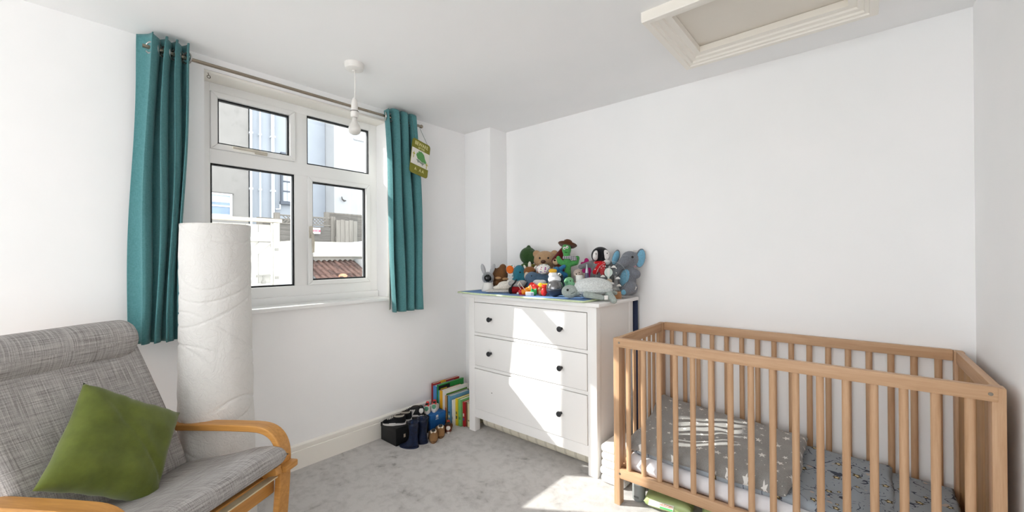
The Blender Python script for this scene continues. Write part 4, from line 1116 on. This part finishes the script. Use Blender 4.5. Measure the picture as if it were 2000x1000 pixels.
add_lathe(bm, [(r * t.s, z * t.s) for r, z in pr], 28, (0, 0, 0), Matrix.Translation(t.v((0, 4, 93))) @ Mh, cap=False); obj('cowboy_hat', bm, HAT, t.o, ang=60)
def plaid():
    m, b, tt = base('plaid_scarf', '3a3440', .9, .1); sx = tt.new('ShaderNodeSeparateXYZ'); tt.link(tt.coord('Object', (90, 90, 90)), sx.inputs[0])
    a = tt.math('GREATER_THAN', tt.math('PINGPONG', sx.outputs[0], .5), .25); c = tt.math('GREATER_THAN', tt.math('PINGPONG', sx.outputs[2], .5), .25)
    tt.link(tt.mix(tt.math('MULTIPLY', tt.math('ADD', a, c), .5), lin('2a2433'), lin('d8d2da')), b.inputs['Base Color']); return m
PLD = plaid()
t.blob('scarf', [((-1, 0, 70), (10, 9, 4)), ('cap', *cap((4, -3, 70), (14, -4, 67), 4.4, 4)[1:])], PLD, 1.2, 2)
# --- pink toy behind
t = Toy('plush_starfish', 'bright pink plush with rounded tips left of the penguin', 'soft toy', 1.075, 2.370, 296)
t.blob('body', [((2, 0, 28), (16, 8, 29)), ('cap', *cap((0, 0, 52), (-2, 0, 63), 5, 4.5)[1:]), ('cap', *cap((4, 0, 54), (11, 0, 60), 5, 4)[1:]), ('cap', *cap((-6, 0, 52), (-10, 0, 56), 4.5, 4)[1:])], plush('c02a78'))
# --- small beige bear
t = Toy('plush_puppy', 'small pale beige plush puppy in front of the penguin', 'soft toy', 1.118, 2.190, 315)
t.blob('body', [((2, 0, 16), (14, 10, 17)), ((-2, -3, 41), (9.5, 8.5, 9.5)), ((10, 0, 28), (10, 9, 15))], plush('b8a79c'))
t.ell('muzzle', (-6, -10.5, 39), (4, 3, 3.4), plush('d9cabc')); t.ell('nose', (-7, -13, 41), (1.5, 1.1, 1.1), EYE); t.ell('eye', (-1, -11, 44), .9, EYE)
# --- jar and tube
t = Toy('cream_jar', 'small white lidded jar behind the turtle shell', 'jar', 1.165, 2.120, 327, group='nursery items on the chest')
t.lathe('jar_body', [(0, 0), (6.5, 0), (7, 1.5), (7, 27), (6, 28.5), (0, 28.5)], plain('c9c6c4', .4)); t.lathe('jar_lid', [(0, 28.5), (7.4, 28.5), (7.4, 40), (6.6, 41), (0, 41)], WH); 
t.lathe('dark_band', [(7.05, 25.5), (7.3, 25.5), (7.3, 28), (7.05, 28)], plain('2c2a2a', .5))
t = Toy('nozzle_tube', 'dark purple upright tube with silver pointed nozzle', 'tube', 1.212, 2.125, 329, group='nursery items on the chest')
t.lathe('tube_body', [(0, 0), (4.6, 0), (4.8, 2), (4.2, 40), (3.2, 46), (0, 46)], plain('4b4560', .35, .4)); t.lathe('nozzle', [(0, 46), (3.2, 46), (2.6, 52), (1.2, 58), (.8, 63), (0, 63)], plain('a9abb3', .3, .5, .6))
# --- penguin
PG = plush('77777a')
t = Toy('plush_penguin', 'grey plush penguin with black head and red scarf', 'soft toy', 1.205, 2.310, 313)
t.blob('body', [((2, 0, 30), (24, 18, 31)), ((0, 0, 52), (20, 16, 16)), ('cap', *cap((-16, 0, 60), (-40, -2, 54), 7, 5)[1:]), ('cap', *cap((20, 0, 58), (36, -3, 36), 7.5, 6)[1:]), ((-12, -14, 6), (9, 9, 6)), ((14, -14, 6), (9, 9, 6))], PG)
h = t.blob('head', [((-1, 0, 76), (18, 15, 17))], plush('17171b'))
for c, a in (((-12, -10, 76), .25), ((8, -12, 77), -.25)):
    f_ = t.ell('face_patch', c, (6.8, 4.5, 10), plush('e0dcda'), (0, a, .5 if c[0] < 0 else -.4), parent=h); t.ell('eye', (c[0] + (-.5 if c[0] < 0 else .5), c[1] - 4.4, c[2] + 3), 1.1, EYE, parent=f_)
RS = dots(('e8e0dc', 'e8c8c4', 'e8e0dc'), 'c2262c', 60, .22)
s_ = t.blob('scarf', [((-1, -2, 62), (16, 14.5, 4.5)), ('cap', *cap((-4, -16, 60), (-15, -19, 44), 4.6, 5.4)[1:]), ('cap', *cap((1, -17, 60), (-1, -21, 42), 4.6, 5.6)[1:])], RS, 1.2, 2)
t.ell('flower_badge', (13, -17, 53), (2.6, 1.2, 2.6), WH); t.ell('chest_patch', (9, -13, 63), (7, 4, 5), plush('e0dcda'))
# --- elephant
EG = plush('74777f'); EB = plush('76aeca')
t = Toy('plush_elephant', 'large grey plush elephant with pale blue ears sitting at the right end', 'soft toy', 1.360, 2.345, 320)
t.blob('body', [((0, 0, 30), (18, 15, 30)), ((6, 0, 70), (17, 15, 16)), ((2, 0, 62), (14, 13, 14)), ('cap', *cap((-4, -8, 68), (-20, -13, 55), 11, 7.5)[1:]), ('cap', *cap((-20, -13, 55), (-25, -14, 44), 7.5, 6)[1:]),
                ('cap', *cap((8, -4, 46), (15, -9, 41), 8.5, 9)[1:]), ('cap', *cap((2, -10, 16), (-9, -20, 10), 13, 9)[1:]), ((6, -4, 14), (14, 13, 14))], EG)
e = t.ell('ear', (-20, 3, 74), (9, 2.6, 16), EG, (0, .45, .5)); t.ell('ear_inner', (-21, .6, 73), (7.6, 2.2, 14.5), EB, (0, .45, .5), parent=e)
e = t.ell('ear', (27, 1, 72), (11.5, 2.8, 19), EG, (0, .25, .35)); t.ell('ear_inner', (27, -1.6, 71.5), (10, 2.2, 17.4), EB, (0, .25, .35), parent=e)
t.ell('belly', (-6, -10, 34), (10, 6, 17), EB, (0, .2, 0)); t.ell('foot_sole', (-14, -27, 8), (5, 3, 5), EB); t.ell('eye', (7, -14.4, 74), 2.3, EYE); t.ell('mouth', (12, -14, 56), (2.5, 1, 1), plush('b87a8c'))
bm = bmesh.new(); add_prism(bm, [tuple(t.s * c for c in q) for q in ((-5, -3), (3, -4.5), (6, 1), (-2, 5))], 0, .0012, basis(t.v((8, -17.5, 16)), (1, 0, 0), (0, .2, .98), (0, -1, 0))); tag(obj('care_label', bm, WH, t.o, smooth=False), 'white care label')
# --- green baby dinosaur
t = Toy('plush_baby_dinosaur', 'small pale green plush dinosaur behind the turtle head', 'soft toy', 1.108, 2.095, 324)
GD = plush('7fb98c')
t.blob('body', [((0, 0, 12), (11, 9, 13)), ((0, 0, 28), (10, 8.5, 9)), ((5, -8, 23), (6, 5, 5.5))], GD); t.ell('eye', (1, -8.6, 30), 1.3, EYE); t.ell('spot', (-5, -7.6, 28), (2.6, 1, 2.6), plush('5a9a6c'))
t = Toy('plush_duckling', 'little orange plush duckling beside the green dinosaur', 'soft toy', 1.150, 2.155, 324)
t.blob('body', [((0, 0, 10), (8, 7, 11)), ((-2, -1, 23), (6.5, 6, 6.5))], plush('c98a3a'))
# --- turtle
TG = plush('a3aca7'); TS = plush('d2d6d5')
t = Toy('plush_turtle', 'big pale grey plush turtle lying at the front edge', 'soft toy', 1.272, 2.045, 345, BASE + .002)
t.blob('shell', [((8, 0, 24), (37, 20, 16)), ((6, 0, 17), (35, 20, 13)), ((-12, 0, 20), (18, 17, 14)), ((28, 0, 22), (18, 16, 14))], TS, 1.5)
t.blob('shell_rim', [((8, -1, 14), (38, 21, 5)), ((34, -1, 16), (12, 16, 6))], plush('c2c8c7'), 1.3)
t.blob('head', [((-38, -4, 13), (16.5, 12, 13)), ((-24, -2, 13), (12, 9, 9))], TG, 1.3)
t.ell('eye', (-44, -14.8, 17), 2.4, EYE); t.tube('smile', [(-38, -16.2, 10), (-34, -16.2, 11), (-30, -14.5, 13.5)], .5, plain('4a504c', .6), 6)
t.blob('flipper', [('cap', *cap((-8, -18, 8), (22, -22, 2.5), 7, 4.5)[1:]), ((6, -20, 5), (18, 7, 5))], TG, 1.2)
t.blob('flipper', [('cap', *cap((36, -10, 8), (42, -26, -3), 8, 6)[1:])], TG, 1.2)
t.blob('flipper', [('cap', *cap((42, 4, 10), (52, 2, 9), 6, 4)[1:])], TG, 1.2)
t.blob('flipper', [('cap', *cap((-10, 16, 6), (12, 20, 2.5), 6, 4)[1:])], TG, 1.2)
t.box('care_label', (24, -25.5, -1), (31, -25, 7), WH)
# --- acrylic night light
t = Toy('night_light', 'clear acrylic night light with balloon print on a wooden base', 'night light', 1.328, 2.235, 325, TOP + .0006, group='nursery items on the chest')
t.lathe('wooden_base', [(0, 0), (14, 0), (14.8, 1), (14.8, 12.5), (14, 13.5), (0, 13.5)], wood('b98a62', '9d7049', 'X', 1.0), n=32)
def acr():
    m = bpy.data.materials.new('clear_acrylic'); m.use_nodes = True; q = NT(m); q.n.clear(); o = q.new('ShaderNodeOutputMaterial'); mx_ = q.new('ShaderNodeMixShader')
    a = q.new('ShaderNodeBsdfTransparent'); a.inputs[0].default_value = (.93, .95, .95, 1); g_ = q.new('ShaderNodeBsdfGlossy'); g_.inputs[1].default_value = .05; f_ = q.new('ShaderNodeFresnel'); f_.inputs[0].default_value = 1.35
    q.link(f_.outputs[0], mx_.inputs[0]); q.link(a.outputs[0], mx_.inputs[1]); q.link(g_.outputs[0], mx_.inputs[2]); q.link(mx_.outputs[0], o.inputs[0]); return m
AB = basis(t.v((-4, 0, 41)), (1, 0, 0), (0, 0, 1), (0, -1, 0)); u_ = t.s
bm = bmesh.new(); add_prism(bm, [(30 * u_ * math.cos(2 * PI * k / 40), 30 * u_ * math.sin(2 * PI * k / 40)) for k in range(40)], -.002, .002, AB); dsc = obj('acrylic_disc', bm, acr(), t.o, ang=60)
bm = bmesh.new(); add_tube(bm, [AB @ Vector((30 * u_ * math.cos(2 * PI * k / 48), 30 * u_ * math.sin(2 * PI * k / 48), 0)) for k in range(48)], .0009, 5, closed=True); obj('disc_edge', bm, plain('c3c7c9', .3, .5), dsc)
def flat(name, pts, mat, z=.0022, th=.0005):
    bm = bmesh.new(); add_prism(bm, [(a * u_, b * u_) for a, b in pts], z, z + th, AB); return obj(name, bm, mat, dsc, smooth=False)
def circ(cx_, cy_, rx, ry, n=18): return [(cx_ + rx * math.cos(2 * PI * k / n), cy_ + ry * math.sin(2 * PI * k / n)) for k in range(n)]
PR = plain('e6e6e2', .6, var=.02)
flat('balloon_print', circ(-6, 9, 8, 8.5), plain('cdd9d2', .6)); flat('balloon_stripe_print', circ(-6, 9, 2.6, 8.3), PR, .0028); flat('balloon_neck_print', [(-9, 2), (-3, 2), (-5, -4), (-7, -4)], plain('cdd9d2', .6), .0021)
for cx_, cy_ in ((-17, 2), (4, 20), (12, -2), (14, -16)): flat('cloud_print', [(cx_ - 5, cy_ - 2), (cx_ + 5, cy_ - 2), (cx_ + 3.5, cy_ + .6), (cx_ + .5, cy_ + 2.8), (cx_ - 3, cy_ + .8)], PR)
flat('teddy_print', circ(-5, -8, 6, 5), plain('c9b8a2', .6)); flat('teddy_cloud_print', [(-14, -14), (6, -14), (3, -10), (-9, -10)], PR, .0028)
for cx_, cy_ in ((9, 17), (9, 8), (-12, 21)): flat('star_print', circ(cx_, cy_, 1.2, 1.2, 5), PR)
lettering('name_lettering', 'et', 9 * u_, PR, dsc, AB @ Matrix.Translation((6 * u_, -22 * u_, .0024)), .0003)
# --- roly-poly penguin
t = Toy('roly_poly_penguin', 'shiny grey roly-poly toy with white top and yellow beak', 'toy', 1.062, 2.010, 328, group='toys at the front of the changing mat')
sm, sb_, st2 = base('smoky_mirror_plastic', '7b7a7c', .12, .6, .75)
bm = bmesh.new(); add_lathe(bm, [(16.8 * u * t.s, (16.5 + 16.8 * w2) * t.s) for u, w2 in [(math.cos(a), math.sin(a)) for a in [math.radians(d) for d in range(-8, 80, 6)]]] + [(0, 33.2 * t.s)], 32); obj('smoky_dome', bm, sm, t.o, ang=180)
bm = bmesh.new(); add_lathe(bm, [(0, 0)] + [(17 * math.cos(a) * t.s, (16.5 + 16.5 * math.sin(a)) * t.s) for a in [math.radians(d) for d in range(-80, -2, 6)]], 32); obj('navy_base', bm, plain('2c323f', .4, .3), t.o, ang=180)
t.blob('white_top', [((0, 4, 33), (13, 10, 9)), ((-3, 3, 42), (9, 8, 7))], plain('dfe0e2', .4)); t.blob('yellow_beak', [((-5, 2, 50), (7, 6, 4.5)), ((-1, 1, 50), (6, 5, 4))], plain('d9a92e', .5))
# --- red and grey pouch
t = Toy('fabric_pouch', 'red and grey fabric pouch with a black strap', 'pouch', .742, 2.040, 300, group='toys at the front of the changing mat')
t.blob('red_body', [((4, 0, 7), (15, 9, 8)), ((-2, 0, 7), (13, 9, 8))], plain('8e1c20', .8, .1)); t.blob('grey_flap', [((2, 0, 18), (17, 10, 6)), ((10, -1, 21), (10, 8, 5)), ((-8, 0, 20), (9, 8, 6))], plush('9c9a98'))
t.tube('strap', [(-13, -6, 1), (-12, -9, 9), (-8, -9, 17), (-3, -9, 22), (-1, -4, 27)], 1.5, plain('1b1b1d', .7), 8)
t.blob('black_corner', [((-12, -3, 6), (4, 6, 7))], plain('1b1b1d', .7))
t = Toy('white_sock_toy', 'small white cloth toy behind the yellow wooden piece', 'cloth toy', .885, 2.090, 305, group='toys at the front of the changing mat')
t.blob('cloth', [((0, 0, 14), (10, 8, 14)), ((6, 0, 22), (9, 7, 6)), ((-4, 0, 22), (8, 7, 6))], plush('d3d4d8'))
# --- little wooden pieces
def bead(name, label, u, v, y, shapes, col, cat='toy'):
    t = Toy(name, label, cat, u, y, 316, group='little painted wooden toys')
    m = plain(col, .35, .4, var=.05); t.blob('piece', shapes, m, 1.0, 2); return t
b_ = bead('wooden_strawberry', 'red wooden piece on a string at the front left', .828, 0, 1.978, [((0, 0, 5.5), (6, 5, 5.5)), ((5, 0, 5), (4, 4, 4))], 'c01a22'); b_.tube('string', [(0, -3, 11), (-6, -4, 20), (-3, -3, 26), (2, -4, 18), (9, -5, 9)], .7, plain('e0cfc2', .8), 6); b_.ell('white_tip', (-6, -2, 3), 2.4, WH)
bead('wooden_apple', 'round red wooden piece behind the orange one', .872, 0, 2.035, [((0, 0, 6), (6, 5, 6)), ((0, 0, 18), (6.5, 6, 6.5))], 'd8261f')
bead('wooden_fish', 'glossy red wooden piece beside the green one', .918, 0, 2.020, [((0, 0, 12), (7.5, 5, 8)), ((-4, 0, 18), (4, 4, 4)), ((5, 0, 7), (5, 4, 6))], 'e0302c')
b_ = bead('wooden_carrot', 'orange wooden caterpillar piece at the front', .862, 0, 2.000, [((-7, 0, 6), (6, 5, 6)), ((0, 0, 8), (6, 5, 7)), ((6, 0, 12), (5.5, 5, 7))], 'e58a1c'); b_.tube('string', [(6, -5, 20), (9, -5, 12), (13, -5, 4)], .8, plain('e8d0d0', .8), 6)
bead('wooden_frog', 'green wooden frog piece in front', .925, 0, 1.985, [((0, 0, 6.5), (7, 6, 6.5)), ((-4, -3, 12), (2.4, 2.4, 2.4)), ((4, -3, 12), (2.4, 2.4, 2.4))], '2e9a4e')
bead('wooden_banana', 'flat yellow wooden piece behind the red ones', .950, 0, 2.050, [((0, 0, 8), (8, 5, 8)), ((0, 0, 18), (11, 5, 4.5)), ((-6, 0, 20), (5, 4, 4)), ((7, 0, 19), (5, 4, 3.6))], 'e8c81e')
bead('wooden_nut', 'tan wooden piece between the green and red ones', .962, 0, 2.008, [((0, 0, 7), (6, 5, 7.5)), ((-2, -2, 13), (4, 3, 4))], '9a6a42')
bead('wooden_bear', 'tall red wooden figure beside the roly-poly toy', .992, 0, 1.998, [((0, 0, 8), (5.8, 5, 8.5)), ((0, 0, 18), (4.8, 4, 4)), ((-3, 0, 21), (1.8, 1.6, 2)), ((3, 0, 21), (1.8, 1.6, 2))], 'd42620')
t = Toy('white_block', 'small white block lying in front of the wooden toys', 'block', .908, 1.965, 318, group='toys at the front of the changing mat'); t.box('block', (-8, -5, 0), (8, 5, 7.5), WH, 1.2); t.box('grey_end', (2, -5.4, 1), (7, -5, 6), plain('a9adb8', .5))
t = Toy('pink_card', 'small pink card under the white block', 'card', .858, 1.968, 318, group='toys at the front of the changing mat', rz=YAW + .3); t.box('card', (-8, -5, 0), (8, 5, 1.2), plain('b05a80', .6), .3)
# --- white cards on the wall above the elephant
for lb, dx, w_, tz in (('small white printed card on the wall above the elephant, left one', -.020, .040, 1.205), ('small white printed card on the wall above the elephant, right one', .026, .038, 1.202)):
    cd = thing('wall_card', lb, 'card', (1.385 + dx, YB - .0012, tz), 0, 'cards on the back wall')
    box('card', (-w_ / 2, -.0008, -.024), (w_ / 2, .001, .026), plain('e6e2de', .6), cd)
    box('grey_print', (-w_ * .35, -.0014, .008), (w_ * .35, -.0008, .012), plain('8a868a', .6), cd); box('purple_print', (-w_ * .45, -.0014, -.018), (w_ * .3, -.0008, -.014), plain('6a4a68', .6), cd)
# ================================================================== OUTSIDE THE WINDOW
def render_mat(name, c, c2, dirt=None):
    m, b, t = base(name, c, .95, .05)
    co = t.coord(); f = t.noise(co, 1.3, 5, .6)
    col = t.ramp(f, [(.32, lin(c2)), (.68, lin(c))])
    if dirt: col = t.mix(t.math('MULTIPLY', t.ramp(t.noise(co, 3.0, 5, .7), [(.56, 0.0), (.70, 1.0)]), .5), col, lin(dirt))
    t.link(col, b.inputs['Base Color']); t.bump(t.noise(co, 40, 3), .2, .01, b); return m
GZ = -.15
g = box('garden_ground', (-30, -20, GZ - .1), (-.262, 30, GZ), render_mat('concrete_ground', 'aeaeac', 'a0a09e')); tag(g, kind='structure')
g = box('rear_ground', (-.262, -20, GZ - .1), (14, YF - .002, GZ), render_mat('pale_bounce_ground', 'd8d8d6', 'cdcdcb')); tag(g, kind='structure')  # unseen ground, made pale to bounce daylight up to the ceiling
g = box('side_ground', (XR + .152, YF - .002, GZ - .1), (14, 30, GZ), render_mat('pale_side_ground', 'd8d8d6', 'cdcdcb')); tag(g, kind='structure')  # unseen ground beside the room, in the same pale bounce colour
BEI = render_mat('beige_render', '908c89', '878380', '75716e'); BLU = render_mat('blue_grey_render', 'a0a4ab', '989ca4'); WHI = render_mat('white_render', 'acacae', 'a3a3a5')
PIPE = plain('c2c5ca', .5, .3, var=.02); PANE2 = plain('7f90a6', .15, .5, var=.15, vs_=3)
# beige house
hb = thing('neighbour_house', 'beige rendered house with a blue-blinded window seen through the left panes', 'building', (-10, 2.6, GZ))
box('house_wall', (-3, -2.2, 0), (0, 1.14, 9), BEI, hb)
w = bpy.data.objects.new('house_window', None); COL.objects.link(w); w.parent = hb
bm = bmesh.new(); rect_frame(bm, -.42, .755, 2.44, 3.02, .05, .0, .05); obj('window_frame', bm, plain('cfd3d8', .5), w, smooth=False)
box('pane', (.0, -.38, 2.48), (.012, .71, 2.98), PANE2, w)
box('meeting_rail', (.0, -.38, 2.68), (.03, .71, 2.72), plain('c9d2de', .5), w)
box('blind', (.012, -.38, 2.79), (.018, .71, 2.98), plain('b9c6d8', .6), w)
box('window_lintel', (0, -.45, 3.02), (.03, .79, 3.05), plain('6a6663', .8), hb)
lathe('wall_lamp', [(0, 0), (.07, 0), (.05, .06), (0, .06)], PIPE, hb, 14, c=(.05, 1.0, 3.75))
# blue-grey house
hg = thing('neighbour_house', 'blue-grey rendered house with white drainpipes and a dark sash window', 'building', (-10, 3.77, GZ))
box('house_wall', (-3, .03, 0), (-.05, 2.05, 9), BLU, hg)
for yy, r in ((.02, .032), (.24, .025), (.555, .045)):
    o = tube('drainpipe', [(.03, yy, 0), (.03, yy, 9)], r, PIPE, hg, 10)
    for zz in (1.7, 3.2, 4.7, 6.2): box('pipe_clip', (-.05, yy - r * 1.25, zz), (.03 + r * 1.1, yy + r * 1.25, zz + .05), PIPE, o)
tube('overflow_pipe', [(-.05, .74, 2.86), (.02, .74, 2.86), (.02, .74, 2.74), (.02, .62, 2.72)], .022, PIPE, hg, 8)
w = bpy.data.objects.new('sash_window', None); COL.objects.link(w); w.parent = hg
DK = plain('5a5f69', .6)
bm = bmesh.new(); rect_frame(bm, .77, 1.12, 2.92, 4.35, .05, -.05, .03); obj('window_frame', bm, DK, w, smooth=False)
box('window_cill', (-.05, .75, 2.88), (.06, 1.14, 2.96), DK, w)
for z0, z1 in ((2.98, 3.24), (3.28, 3.52), (3.56, 3.92), (3.96, 4.30)):
    for y0, y1 in ((.82, .94), (.95, 1.07)): box('pane', (-.045, y0, z0), (-.02, y1, z1), plain('b9bdc6', .4, var=.1), w)
for zz in (3.24, 3.52, 3.92): box('glazing_bar', (-.04, .81, zz), (.0, 1.08, zz + .035), DK, w)
# white house
hw_ = thing('neighbour_house', 'plain white rendered house filling the right-hand panes', 'building', (-9.5, 5.83, GZ))
box('house_wall', (-3, 0, 0), (0, 3.6, 9), WHI, hw_)
tube('iron_hook', [(.06, .20, 3.20), (.06, .22, 3.12), (.06, .28, 3.08), (.06, .34, 3.09)], [.012, .022, .03, .012], plain('4c4846', .7), hw_, 8)
box('wall_ledge', (0, .62, 5.02), (.04, 1.6, 5.06), plain('adadb0', .8), hw_)
# fence: featherboard slats, posts and lattice
FEN = wood('76716c', '5c5854', 'Y', .5, .9, .05); FENZ = wood('857f78', '6b655f', 'Z', .5, .9, .05)
def fence(label, y0, y1, ztop, x, lattice, loc=(0, 0), rz=0):
    t = thing('garden_fence', label, 'fence', (x, y0, GZ), rz)
    L = y1 - y0; zs = ztop - GZ; zl = zs - (.2 if lattice else 0)
    for yy in (0, L): box('post', (-.05, yy - .05, 0), (.05, yy + .05, zs + .03), FENZ, t)
    k = 0; z = .05
    while z < zl - .05:
        h = min(.105, zl - z)
        bm = bmesh.new(); add_box(bm, (-.012, .05, 0), (.012, L - .05, h + .02)); 
        obj('slat', bm, FEN, t, loc=(.012, 0, z), rot=(0, .12, 0)); z += .105
    if lattice:
        box('rail', (-.02, .05, zl), (.03, L - .05, zl + .025), FENZ, t); box('rail', (-.02, .05, zs - .025), (.03, L - .05, zs), FENZ, t)
        bm = bmesh.new(); h = zs - zl - .03; y = .05 - h
        while y < L - .05:
            for s in (1, -1):
                a = (y, zl + .02) if s > 0 else (y, zl + .02 + h); b = (y + h, zl + .02 + h) if s > 0 else (y + h, zl + .02)
                if a[0] >= .04 and b[0] <= L - .04: add_tube(bm, [(.01 + s * .006, a[0], a[1]), (.01 + s * .006, b[0], b[1])], .010, 5)
            y += .075
        lt = obj('lattice', bm, FENZ, t); tag(lt, kind='stuff')
    else: box('capping', (-.04, 0, zs), (.04, L, zs + .03), FENZ, t)
    return t
fence('grey horizontal board fence with lattice top behind the white wall', 3.36, 4.56, 2.14, -7, True)
fence('short dark grey fence return left of the lattice fence', -1.0, 0, 2.13, -7, False).location = (-8.2, 3.42, GZ)
fence('grey board fence standing behind the upright plank gate', 4.62, 5.62, 2.28, -7.4, False)
gt = thing('plank_gate', 'weathered upright plank gate beside the lattice fence', 'gate', (-6.9, 4.60, GZ))
for k in range(5): box('plank', (0, k * .105, .05), (.025, k * .105 + .098, 2.24 + .015 * (k % 2)), wood('8f8982', '78716a', 'Z', .5, .9, .05), gt)
box('ledge', (-.03, 0, 1.75), (0, .52, 1.85), FENZ, gt)
sg = thing('fence_sign', 'small white and red sign fixed to the lattice fence', 'sign', (-6.93, 4.06, 1.75))
box('sign_board', (0, 0, 0), (.01, .185, .135), plain('e8e4e4', .5), sg); box('red_band', (.010, 0, .045), (.013, .185, .09), plain('c8405c', .5), sg)
for k, (a, b) in enumerate(((.03, .08), (.095, .155))): box('pale_mark', (.013, a, .06), (.015, b, .075), plain('e8c8cc', .5), sg)
# white ledged gate with diagonal brace
WG = wood('bdbab5', 'aeaba5', 'Z', .4, .8, .1); WGY = wood('bdbab5', 'aeaba5', 'Y', .4, .8, .1)
gg = thing('garden_gate', 'white painted plank gate with diagonal brace outside the window', 'gate', (-2.5, 1.10, GZ))
for k in range(5): box('plank', (-.02, k * .120, .04), (0, k * .120 + .117, 1.715), WG, gg, .002)
for z in (1.53, .98): box('ledge', (0, 0, z), (.022, .60, z + .10), WGY, gg, .003)
bm = bmesh.new(); add_prism(bm, [(.02, 1.08), (.14, 1.08), (.60, 1.52), (.48, 1.52)], 0, .02, basis((0, 0, 0), (0, 1, 0), (0, 0, 1), (1, 0, 0))); obj('brace', bm, WGY, gg)
MET = plain('8c8984', .5, .4, .5)
lt = box('bolt_latch', (.022, .45, 1.145 - .0), (.034, .59, 1.168), MET, gg)
bm = bmesh.new(); add_tube(bm, [(.04, .515, 1.155), (.04, .51, 1.12), (.04, .50, 1.09)], .008, 6); add_box(bm, (.032, .495, 1.075), (.052, .535, 1.105), .004); obj('padlock', bm, MET, lt)
gp = thing('gate_post', 'white gate post beside the plank gate under a pale timber beam', 'post', (-2.5, 1.715, GZ))
box('post', (-.05, 0, 0), (.04, .062, 1.74), WG, gp, .004)
for z in (1.12, 1.43): box('hinge_plate', (.04, .01, z), (.046, .05, z + .03), MET, gp)
bmz = box('timber_beam', (-2.53, 1.02, 1.592), (-2.45, 1.80, 1.628), wood('c9bfae', 'b5aa98', 'Y', .5, .8), None, .004); tag(bmz, 'pale timber beam lying across the top of the white gate', 'beam')
# white garden wall with cream coping, and a little tiled roof in front of it
gw = thing('garden_wall', 'white garden wall with a thick cream coping behind the tiled roof', 'garden wall', (-2.8, 1.80, GZ))
CRM = plain('cfccbd', .8, .1, var=.03, vs_=4)
box('wall', (-.25, .0, 0), (-.02, 1.5, 1.36), WHI, gw); box('low_wall', (-.10, -.02, 0), (.12, .28, 1.47), plain('bfc1c6', .85, .1), gw, .01)
box('coping', (-.30, .14, 1.36), (.10, 1.55, 1.552), CRM, gw, .03); box('render_band', (-.02, .16, 1.28), (.03, 1.5, 1.362), render_mat('grey_render', 'a8a49e', '8d8984'), gw)
box('end_pier', (-.1, 1.02, 0), (.34, 1.35, 1.33), WHI, gw)
tr = thing('tiled_lean_to_roof', 'small brown pantiled roof below the cream coping', 'roof', (-2.765, 2.14, 1.155))
TILE = [render_mat('brown_tile_%d' % i, c, d) for i, (c, d) in enumerate((('6d5650', '57443f'), ('7a5f57', '5f4b45'), ('63504b', '4f403c')))]
bm = bmesh.new()
def tl(u, v): return Vector((.165 * v, .072 * u, .010 * math.sin(2 * PI * u) - .030 * v + .0))
grid(bm, 8, 2, tl); tile0 = obj('tile', bm, TILE[0], tr, ang=180); tmesh = []
sdm = tile0.modifiers.new('thick', 'SOLIDIFY'); sdm.thickness = .010
for m in TILE:
    me = tile0.data.copy(); me.materials.clear(); me.materials.append(m); tmesh.append(me)
rg = random.Random(2); fi = True
for r in range(6):
    for c in range(10):
        o = tile0 if fi else tile0.copy()
        if not fi: COL.objects.link(o)
        fi = False
        o.data = tmesh[rg.randrange(3)]; o.parent = tr; o.location = (r * .125, c * .070 - .03, -r * .053 + rg.uniform(-.003, .003)); o.rotation_euler = (0, .22, 0)
box('roof_deck', (0, -.03, -.05), (.02, .68, -.012), FEN, tr)
ridge = blob('terracotta_pot', [((0, 0, 0), (.05, .06, .045)), ((0, 0, -.03), (.05, .062, .03))], plain('c98d70', .8, .1, var=.1), None, .012, 3); ridge.location = (-2.33, 2.435, .965)
tag(ridge, 'rounded terracotta cap on the brown tiled roof', 'terracotta cap')
# parked car behind the wall
CARW = plain('d9dde4', .25, .5, var=.01)
car = thing('car', 'white car roof showing above the cream coping', 'car', (-5.2, 3.75, GZ))
bm = bmesh.new()
sec = [(-.65, .55, .95), (-.45, .62, 1.05), (.0, .66, 1.56), (.35, .66, 1.68), (1.0, .66, 1.72), (1.8, .66, 1.70), (2.5, .62, 1.55), (2.9, .6, 1.1), (3.2, .55, .95)]
rings = []
for y, hwid, zt in sec:
    rings.append([bm.verts.new((x * hwid / .66, y, z)) for x, z in ((-.80, .3), (-.82, .7), (-.80, .95), (-.62, max(.96, zt - .06)), (-.35, zt), (.35, zt), (.62, max(.96, zt - .06)), (.80, .95), (.82, .7), (.80, .3))])
for A, B in zip(rings, rings[1:]):
    for k in range(10): bm.faces.new((A[k], A[(k + 1) % 10], B[(k + 1) % 10], B[k]))
bm.faces.new(rings[0]); bm.faces.new(rings[-1])
cb = obj('body', bm, CARW, car, ang=60); sb = cb.modifiers.new('sub', 'SUBSURF'); sb.levels = 1; sb.render_levels = 2
box('side_window', (.66, .35, 1.08), (.735, 1.35, 1.48), plain('2c3138', .15, .5), car, .02); box('side_window', (.66, 1.42, 1.08), (.735, 2.3, 1.46), plain('2c3138', .15, .5), car, .02)
for yy in (.0, 2.5):
    bm = bmesh.new(); add_tube(bm, [(.62, yy, .31), (.80, yy, .31)], .31, 24); obj('wheel', bm, plain('25262a', .7), car)
    bm = bmesh.new(); add_tube(bm, [(-.62, yy, .31), (-.80, yy, .31)], .31, 24); obj('wheel', bm, plain('25262a', .7), car)
